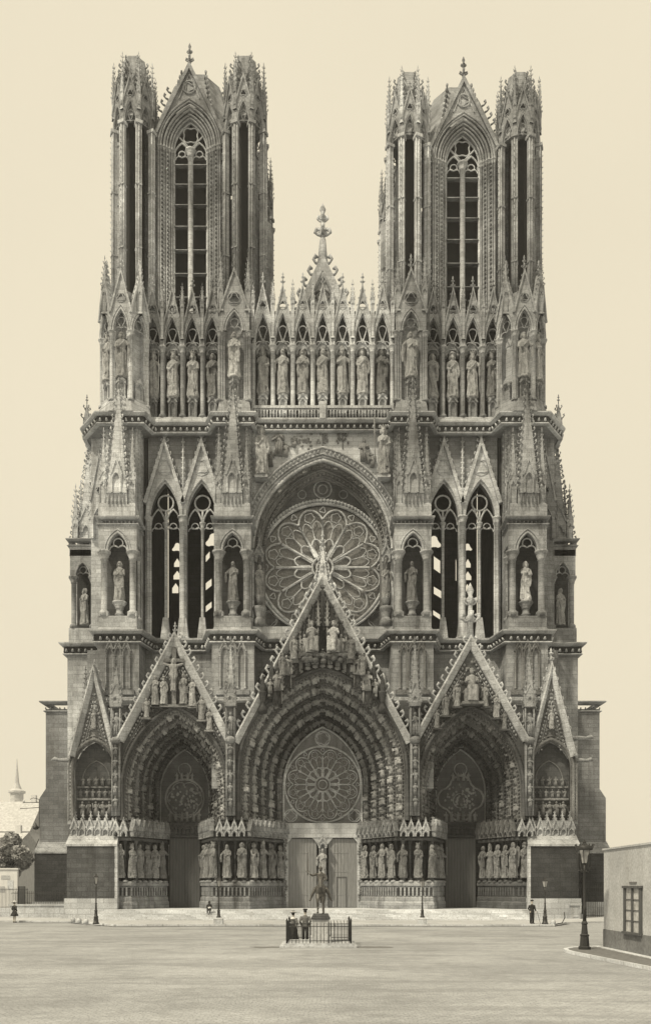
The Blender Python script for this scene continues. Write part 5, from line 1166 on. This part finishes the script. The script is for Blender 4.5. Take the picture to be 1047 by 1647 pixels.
for px, w_ in ((24.1, .12), (26.9, .3)):
    tag(obj('gate_post', join([box(px - w_, px + w_, -2.8, -2.5, .1, 3.4), frus(px, -2.65, w_ * 2.6, .4, 3.4, .05, .05, 3.8)]), IRON if w_ < .2 else SOOT_SHADE), ('thin iron' if w_ < .2 else 'thick dark') + ' gate post of the fence at the right buttress', 'post')
t = tag(obj('stone_box', join([box(21.7, 22.5, -6.9, -6.4, .1, 1.3), box(21.6, 22.6, -7.0, -6.3, 1.3, 1.42), box(21.85, 22.35, -6.95, -6.9, .3, 1.1)]), BASE), 'small stone cabinet against the base of the right plinth', 'cabinet')
# wall bracket with wires on far left buttress
t = thing('wire_bracket', 'iron bracket with insulators on the left buttress edge', 'bracket', (-27.7, 1.8, 10.3))
obj('arm', join([tube([(0, 0, -1.6), (0, 0, 1.2)], .05, 6), tube([(0, 0, .9), (-1.6, 0, .9)], .035, 5), tube([(0, 0, .4), (-1.9, 0, .3)], .035, 5), tube([(0, 0, 1.2), (-.6, 0, 1.35), (-.9, 0, 1.2)], .03, 5)]), IRON, t)
obj('insulator', join([lathe([(.09, 0), (.12, .1), (.05, .22)], 8, -1.5, 0).mv(0, 0, .92)]), PAPER, t)
obj('lamp_bowl', lathe([(.02, 0), (.28, .1), (.3, .3), (.1, .5), (.04, .7)], 10).mv(-.35, 0, -1.8), IRON, t)
tag(obj('overhead_wire', tube([(-27.75, 1.8, 7.6), (-31, 10, 6.9), (-36, 24, 6.9)], .035, 4), IRON), 'dark wire sagging from the left buttress towards the tree', 'wire')

# ------------------------------------------------------------------ right hand house
t = thing('house', 'low plastered house with a dark dado at the right edge', 'house', (13.1, -41, 0))
obj('wall', box(0, 12, -22, 0, .9, 4.62), PLASTER, t); obj('dado', box(-.03, 12.03, -22, .03, 0, .95), DADO, t)
obj('coping', box(-.06, 12.1, -22, .06, 4.62, 4.7), PLASTER, t)
wz0, wz1, wy0, wy1 = 1.0, 2.86, -4.65, -2.85
wn = obj('window', join([box(-.1, .02, wy0 - .08, wy0 + .1, wz0, wz1), box(-.1, .02, wy1 - .1, wy1 + .08, wz0, wz1), box(-.1, .02, (wy0 + wy1) / 2 - .07, (wy0 + wy1) / 2 + .07, wz0, wz1), box(-.14, .02, wy0 - .14, wy1 + .14, wz1, wz1 + .1), box(-.16, .02, wy0 - .12, wy1 + .12, wz0 - .1, wz0)]), DWOOD, t)
obj('pane', box(-.03, -.01, wy0, wy1, wz0, wz1), PANE, wn)
obj('glazing_bar', join([box(-.06, -.02, wy0, wy1, z, z + .04) for z in (1.45, 1.9, 2.35)]), DWOOD, wn)
obj('plaque', box(-.03, -.004, -4.1, -3.3, 3.05, 3.13), CLOTH2, t)
pv = [(10.7, -43.2), (10.85, -42.3), (11.5, -41.3), (13.2, -40.6), (13.2, -62), (12.3, -62), (11.7, -54), (11.3, -51), (10.9, -46.5), (10.68, -44)]
struct('side_pavement', prismz(pv, .004, .12), ASPH)
struct('side_kerb', join([sweeppl([(12.3, -62), (11.7, -54), (11.3, -51), (10.9, -46.5), (10.68, -44), (10.68, -43.2), (10.85, -42.3), (11.5, -41.3), (13.0, -40.6)], [(-.01, .0), (.2, .0), (.18, .135), (-.01, .15)]), box(12.72, 13.06, -62, -41, .118, .14)]), STEP)

# ------------------------------------------------------------------ street lamps
def lamp(lab, x, y, h, k=1.0, big=False):
    t = thing('street_lamp', lab, 'street lamp', (x, y, 0.13), random.uniform(0, .6), 'gas lamps on the square')
    b = h * .78
    obj('base', lathe([(.24 * k, 0), (.24 * k, .1), (.19 * k, .14), (.16 * k, .5 * k), (.19 * k, .55 * k), (.13 * k, .6 * k), (.1 * k, .95 * k), (.13 * k, 1.0 * k), (.08 * k, 1.1 * k)], 8 if big else 10, smooth=not big), IRON, t)
    obj('post', lathe([(.075 * k, 1.05 * k), (.055 * k, 1.5 * k), (.08 * k, 1.55 * k), (.05 * k, 1.62 * k), (.042 * k, b - .35), (.07 * k, b - .3), (.04 * k, b - .22), (.04 * k, b)], 10), IRON, t)
    l0, l1 = b, h - .12 * k * 1.6; lw = .13 * k
    ln = obj('lantern', join([lathe([(lw * .6, l0), (lw * .65, l0 + .04)], 4, 0, 0, PI / 4, False)] + [tube([(lw * .55 * a, lw * .55 * c, l0), (lw * 1.15 * a, lw * 1.15 * c, l1 - .12 * k)], .014 * k, 4) for a in (-1, 1) for c in (-1, 1)] +
        [lathe([(lw * 1.9, l1 - .14 * k), (lw * 1.9, l1 - .1 * k), (lw * .9, l1), (lw * .5, l1 + .05 * k), (lw * .5, l1 + .1 * k), (.01, l1 + .2 * k)], 4, 0, 0, PI / 4, False)]), IRON, t)
    obj('glass', G(np.array([(a * lw * .5, c * lw * .5, l0 + .03) for a, c in ((-1, -1), (1, -1), (1, 1), (-1, 1))] + [(a * lw * 1.08, c * lw * 1.08, l1 - .14 * k) for a, c in ((-1, -1), (1, -1), (1, 1), (-1, 1))]), [np.array([(0, 1, 5, 4), (1, 2, 6, 5), (2, 3, 7, 6), (3, 0, 4, 7)])]), FROST, ln)
    obj('ladder_bar', tube([(-.28 * k, 0, b - .3), (.28 * k, 0, b - .3)], .018 * k, 5), IRON, t)
    return t
XP = lambda px, y: (px - CX) / (FPX / (80 + y))
lamp('gas lamp on the kerb, leftmost of the small ones', XP(155, -17.2), -17.2, 3.85)
lamp('gas lamp on a pale stone foot left of the rider statue', XP(352, -17.2), -17.2, 3.6)
lamp('gas lamp on a pale stone foot right of the rider statue', XP(679, -17.2), -17.2, 3.55)
lamp('gas lamp beside the man with a stick', XP(876, -17.2), -17.2, 3.55)
t = lamp('large ornate street lamp beside the low plastered house', 11.7, -42.6, 4.9, 1.15, True)
obj('bracket_scroll', join([tube([(0, 0, 3.55), (s * .2 * c_, s * .2 * s_, 3.45), (s * .32 * c_, s * .32 * s_, 3.75), (s * .28 * c_, s * .28 * s_, 4.15), (s * .4 * c_, s * .4 * s_, 4.3)], .022, 5) for s in (-1, 1) for c_, s_ in ((1, 0), (0, 1))] + [lathe([(.34, 4.42), (.42, 4.6), (.36, 4.62)], 12, cap=False)] + [lump(.4 * math.cos(a), .4 * math.sin(a), 4.66, .03, .03, .05, 5, 4) for a in np.arange(0, 6.2, .52)]), IRON, t)
for px, nm in ((352, 'left'), (679, 'right')):
    tag(obj('stone_block', join([box(-.34, .34, -.3, .3, 0, .42), frus(0, 0, .68, .6, .42, .4, .36, .52)]).mv(XP(px, -17.2), -17.2, .1), BASE), f'pale stone block under the small gas lamp {nm} of the rider statue', 'lamp foot')
for px, y, nm in ((118, -14, 'first bollard stone by the left plinth corner'), (128, -15, 'second bollard stone by the left plinth corner'), (139, -16.5, 'round bollard stone left of the leftmost lamp'), (889, -17.3, 'squat stone bollard right of the rightmost small lamp')):
    tag(obj('bollard', lathe([(.2, 0), (.19, .25), (.13, .38), (.02, .42)], 9).mv(XP(px, y), y, .1), BASE), nm, 'bollard')
tag(obj('chain_hook', tube([(0, 0, 0), (.5, 0, .1), (.7, 0, .5), (.65, 0, .9)], .04, 6).mv(XP(893, -17), -17, .12), IRON), 'bent iron rod beside the squat bollard at the right kerb end', 'rod')

# ------------------------------------------------------------------ monument
MX, MY = -.1, -38.4
tag(obj('plinth_slab', join([box(-1.95, 1.75, -1.75, 1.9, 0, .1), box(-1.78, 1.58, -1.55, 1.7, .1, .2)]).mv(MX, MY, 0), BASE), 'low stone slab carrying the railing round the rider statue', 'slab')
pd = thing('pedestal', 'plain stone pedestal under the bronze rider inside the railing', 'pedestal', (MX, MY, .2))
obj('shaft', join([box(-.5, .5, -.8, .8, 0, .28), box(-.42, .42, -.72, .72, .28, 1.12)]), PLASTER, pd)
obj('cap', join([box(-.47, .47, -.78, .78, 1.12, 1.2), frus(0, 0, .9, 1.5, 1.2, .74, 1.3, 1.38)]), DARK, pd)
fx0, fx1, fy0, fy1 = MX - 1.62, MX + 1.45, MY - 1.4, MY + 1.5
fn = railing('railing', 'spiked iron railing around the bronze rider statue', [(fx0, fy0), (fx1, fy0), (fx1, fy1), (fx0, fy1), (fx0, fy0)], .2, .95, .17, r=.014)
for x, y in ((fx0, fy0), (fx1, fy0), (fx1, fy1), (fx0, fy1), (MX - .5, fy0), (MX + .4, fy0)):
    obj('post', lathe([(.045, .2), (.045, 1.25), (.06, 1.28), (.02, 1.4)] if abs(x - MX) > 1 else [(.025, .15), (.025, 1.2), (.01, 1.25)], 8).mv(x - fx0, y - fy0, 0), IRON, fn)
eq = thing('equestrian_statue', 'dark bronze armoured rider raising a sword on a walking horse', 'statue', (MX, MY, 1.58))
hg = [tube([(0, .75, 1.05), (0, .5, 1.1), (0, .1, 1.02), (0, -.35, 1.08), (0, -.5, 1.1)], [(.22, .2), (.27, .26), (.27, .27), (.26, .3), (.2, .22)], 14),
      tube([(0, -.42, 1.15), (0, -.62, 1.4), (0, -.72, 1.62), (.0, -.78, 1.74)], [(.17, .23), (.13, .19), (.1, .15), (.09, .1)], 12),
      tube([(0, -.7, 1.74), (0, -.86, 1.66), (0, -1.0, 1.42), (0, -1.06, 1.28)], [(.09, .1), (.105, .12), (.075, .08), (.06, .06)], 10),
      tube([(-.06, -.72, 1.8), (-.075, -.72, 1.93)], [.035, .008], 5), tube([(.06, -.72, 1.8), (.075, -.72, 1.93)], [.035, .008], 5),
      tube([(0, .85, 1.12), (0, 1.0, 1.0), (0, 1.02, .5)], [.05, .08, .04], 7), tube([(0, -.5, 1.75), (0, -.36, 1.5), (0, -.25, 1.3)], [.03, .05, .04], 5)]
for s, pts in ((-1, [(-.13, -.4, .95), (-.13, -.58, .72), (-.13, -.62, .6), (-.13, -.5, .32), (-.13, -.55, .26)]), (1, [(.12, -.4, .95), (.12, -.42, .6), (.12, -.42, .5), (.12, -.42, .1), (.12, -.46, .03)]), (-1, [(-.15, .6, .95), (-.15, .5, .65), (-.15, .78, .42), (-.15, .7, .1), (-.15, .64, .03)]), (1, [(.15, .6, .95), (.15, .62, .65), (.15, .9, .45), (.15, .88, .1), (.15, .82, .03)])):
    hg.append(tube(pts, [.13, .09, .055, .042, .065], 8))
obj('horse', fuse(join(hg), .022, 1), BRONZE, eq)
rgm = [tube([(0, .05, 1.3), (0, .03, 1.5), (0, .02, 1.75), (0, .02, 1.98), (0, .02, 2.08)], [(.17, .15), (.13, .11), (.17, .13), (.19, .11), (.07, .07)], 12), lump(0, -.01, 2.22, .085, .095, .115, 12, 8), tube([(0, -.1, 2.22), (0, -.12, 2.19)], [.012, .02], 5),
       tube([(-.17, .02, 1.98), (-.42, -.05, 1.9), (-.55, -.12, 1.98)], [.075, .06, .045], 8), lump(-.62, -.14, 2.02, .04, .05, .055),
       tube([(.17, .02, 1.98), (.27, -.06, 1.72), (.1, -.3, 1.6)], [.075, .06, .04], 8), lump(.08, -.33, 1.6, .045, .05, .04), lathe([(.11, 2.24), (.1, 2.3), (.02, 2.37)], 10, 0, 0)]
for s in (-1, 1): rgm += [tube([(s * .12, .0, 1.32), (s * .3, -.28, 1.2), (s * .42, -.3, .95), (s * .5, -.32, .72)], [.12, .1, .07, .05], 8), tube([(s * .5, -.28, .7), (s * .55, -.46, .66)], [.05, .035], 7)]
for k in range(7): a = -1.5 + k * .5; rgm.append(tube([(math.sin(a) * .13, .02 + .05, 1.45), (math.sin(a) * .24, .1, 1.2)], .05, 5))
obj('rider', fuse(join(rgm), .018, 1), BRONZE, eq)
obj('sword', join([tube([(-.63, -.15, 1.92), (-.64, -.15, 2.1)], .02, 6), box(-.74, -.54, -.165, -.135, 2.1, 2.13), frus(-.64, -.15, .05, .015, 2.13, .02, .008, 3.05)]), BRONZE, eq)

# ------------------------------------------------------------------ people
def person(lab, x, y, h, rz, kind, z=0, stick=False):
    t = thing('person', lab, 'person', (x, y, z), rz, 'people on the square'); k = h / 1.75; S = lambda g: g.sc(k)
    body = [lump(0, 0, 1.62, .075, .095, .115, 14, 10), tube([(0, -.09, 1.62), (0, -.115, 1.59)], [.012, .018], 5), tube([(0, .01, 1.38), (0, 0, 1.55)], .055, 8), tube([(0, 0, 1.0), (0, 0, 1.2), (0, 0, 1.38), (0, 0, 1.44)], [(.14, .1), (.13, .1), (.17, .1), (.08, .07)], 12)]
    for s in (-1, 1):
        body.append(lump(s * .077, 0, 1.62, .014, .025, .035))
        el = (s * .27, .04, 1.13); ha = (s * .2, -.1, .93) if kind != 'stroll' or s < 0 else (s * .3, -.06, .92)
        body += [tube([(s * .17, 0, 1.38), el, ha], [.05, .042, .03], 8), lump(*ha, .036, .035, .05, 8, 6)]
        for f_ in range(4): body.append(tube([(ha[0] + (f_ - 1.5) * .018, ha[1] - .01, ha[2] - .04), (ha[0] + (f_ - 1.5) * .02, ha[1] - .02, ha[2] - .08 - .01 * (f_ in (1, 2))), (ha[0] + (f_ - 1.5) * .018, ha[1] - .04, ha[2] - .1)], .009, 5))
        body.append(tube([(ha[0] - s * .03, ha[1] - .01, ha[2] + .01), (ha[0] - s * .045, ha[1] - .03, ha[2] - .04)], .011, 5))
        body.append(tube([(s * .085, 0, 1.0), (s * .095, -.01, .52), (s * .09, .02, .08)], [.085, .06, .04], 8))
    obj('body', fuse(S(join(body)), .012 * k, 1), SKIN, t)
    sh = join([tube([(s * .09, .05, .05), (s * .09, -.06, .045), (s * .1, -.17, .035)], [.045, .05, .035], 8) for s in (-1, 1)]); obj('shoes', S(sh), HAIRM, t)
    if kind in ('woman', 'girl'):
        hl = .03 if kind == 'woman' else .55
        sk = robe(random.Random(1), .26, 0, 9, .10); zz = sk.v[:, 2].copy(); sel = zz <= .62
        g = lathe([(.34 if kind == 'woman' else .33, hl), (.31, hl + .12), (.2, .85), (.13, 1.07)], 22); a = np.arctan2(g.v[:, 1], g.v[:, 0]); f_ = 1 + .07 * np.sin(9 * a) * (1.1 - g.v[:, 2]); g.v[:, 0] *= f_; g.v[:, 1] *= f_ * .9
        obj('skirt', S(g), CLOTH if kind == 'woman' else CLOTH, t)
        up = [tube([(0, 0, 1.02), (0, 0, 1.12), (0, 0, 1.32), (0, 0, 1.45)], [(.15, .12), (.14, .115), (.2, .14), (.09, .085)], 14)]
        for s in (-1, 1): up.append(tube([(s * .17, 0, 1.38), (s * .27, .04, 1.13), (s * .21, -.08, .97)], [.075, .065, .045], 9))
        obj('blouse', fuse(S(join(up)), .014, 1), CLOTH2 if kind == 'woman' else CLOTH, t)
        obj('hair', S(join([lump(0, .03, 1.65, .092, .1, .11, 12, 8), lump(0, .1, 1.66, .06, .05, .055)])), HAIRM, t)
        ht = obj('hat', S(lathe([(.2, 1.7), (.21, 1.72), (.11, 1.735), (.1, 1.8), (.07, 1.83)], 16)), CLOTH2 if kind == 'woman' else WHITE, t)
        obj('hat_trim', S(join([lump(.11 * math.cos(a), .1 * math.sin(a), 1.76, .045, .04, .035, 7, 5) for a in np.arange(0, 6.2, .8)])), WHITE, ht)
        if kind == 'woman': obj('collar', S(lathe([(.19, 1.33), (.15, 1.4), (.08, 1.45)], 14)), WHITE, t)
    else:
        jk = [tube([(0, 0, .82), (0, 0, 1.0), (0, 0, 1.12), (0, 0, 1.34), (0, .01, 1.46)], [(.19, .14), (.175, .13), (.165, .125), (.21, .135), (.075, .075)], 14)]
        for s in (-1, 1): ha = (s * .2, -.1, .95) if kind != 'stroll' or s < 0 else (s * .3, -.06, .94); jk.append(tube([(s * .18, 0, 1.38), (s * .28, .045, 1.13), ha], [.075, .062, .05], 9))
        obj('jacket', fuse(S(join(jk)), .014, 1), CLOTH if kind != 'man' else CLOTH2, t)
        obj('trousers', S(join([tube([(s * .09, 0, .98), (s * .1, -.01, .52), (s * .095, .01, .07)], [.105, .085, .075], 10) for s in (-1, 1)])), CLOTH, t)
        obj('hair', S(lump(0, .02, 1.66, .084, .1, .1, 12, 8)), HAIRM, t)
        obj('cap', S(join([lathe([(.1, 1.7), (.125, 1.74), (.11, 1.79), (.03, 1.8)], 14), box(-.06, .06, -.17, -.08, 1.69, 1.71)])), HAIRM, t)
    return t
yP = -36.4
person('woman in a long dark skirt and trimmed hat behind the monument railing', XP(472, yP), yP, 1.62, PI - .5, 'woman')
person('man in jacket and cap standing with his back turned beside the railing', XP(491, yP), yP, 1.74, PI, 'man')
tp = person('man in dark clothes with a walking stick by the right kerb lamp', XP(855, -16.6), -16.6, 1.78, .3, 'stroll', .13)
tag(obj('walking_stick', tube([(XP(855, -16.6) + .36, -16.75, 1.08), (XP(855, -16.6) + .58, -16.8, .14)], .018, 6), DWOOD), 'thin cane leaning out from the man near the right kerb lamp', 'stick')
person('girl in a dark coat and pale hat at the far left of the square', XP(24, -11.5), -11.5, 1.72, 2.6, 'girl')
# seated beggar on the steps
t = thing('person', 'small figure in dark clothes sitting on the steps by the left door', 'person', (XP(337, -7.9), -7.9, .8), 0, 'people on the square')
bd = [lump(0, 0, .78, .08, .09, .11, 12, 8), tube([(0, .05, .1), (0, .05, .4), (0, .02, .6), (0, 0, .7)], [(.18, .15), (.16, .13), (.18, .12), (.06, .06)], 12)] + [tube([(s * .09, 0, .12), (s * .11, -.35, .3), (s * .1, -.45, -.1), (s * .1, -.55, -.12)], [.09, .08, .06, .045], 8) for s in (-1, 1)] + [tube([(s * .17, .02, .58), (s * .23, -.08, .36), (s * .08, -.24, .36)], [.06, .05, .035], 8) for s in (-1, 1)]
obj('body', fuse(join(bd), .014, 1), CLOTH, t); obj('headscarf', lump(0, .02, .81, .1, .1, .12, 12, 8), HAIRM, t); obj('apron', lump(.05, -.22, .32, .17, .2, .1), WHITE, t)
struct('gutter', sweeppl([(-25, -11.06), (-20.6, -11.76), (-15.4, -18.11), (16.9, -18.11), (19.3, -13.7)], [(0, .002), (.34, .002), (.34, .008), (0, .008)]), SOOT_SHADE)

rq = random.Random(2)
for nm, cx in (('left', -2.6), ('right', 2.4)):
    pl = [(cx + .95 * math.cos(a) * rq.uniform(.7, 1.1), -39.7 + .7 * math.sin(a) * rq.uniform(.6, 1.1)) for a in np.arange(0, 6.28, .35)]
    struct('dark_ground_patch', prismz(pl, .002, .007 if nm == 'left' else .008), ASPH)  # thin dark irregular sheets on both sides of the monument slab

# ------------------------------------------------------------------ air
hz = obj('haze', box(-160, 160, -95, 260, -1.0, 90), None); hz['kind'] = 'stuff'
m = bpy.data.materials.new('haze'); m.use_nodes = True; n = m.node_tree; n.nodes.clear()
v_ = n.nodes.new('ShaderNodeVolumePrincipled'); v_.inputs['Density'].default_value = .0004; v_.inputs['Color'].default_value = (.95, .95, .95, 1)
o_ = n.nodes.new('ShaderNodeOutputMaterial'); n.links.new(v_.outputs[0], o_.inputs['Volume']); hz.data.materials.append(m)
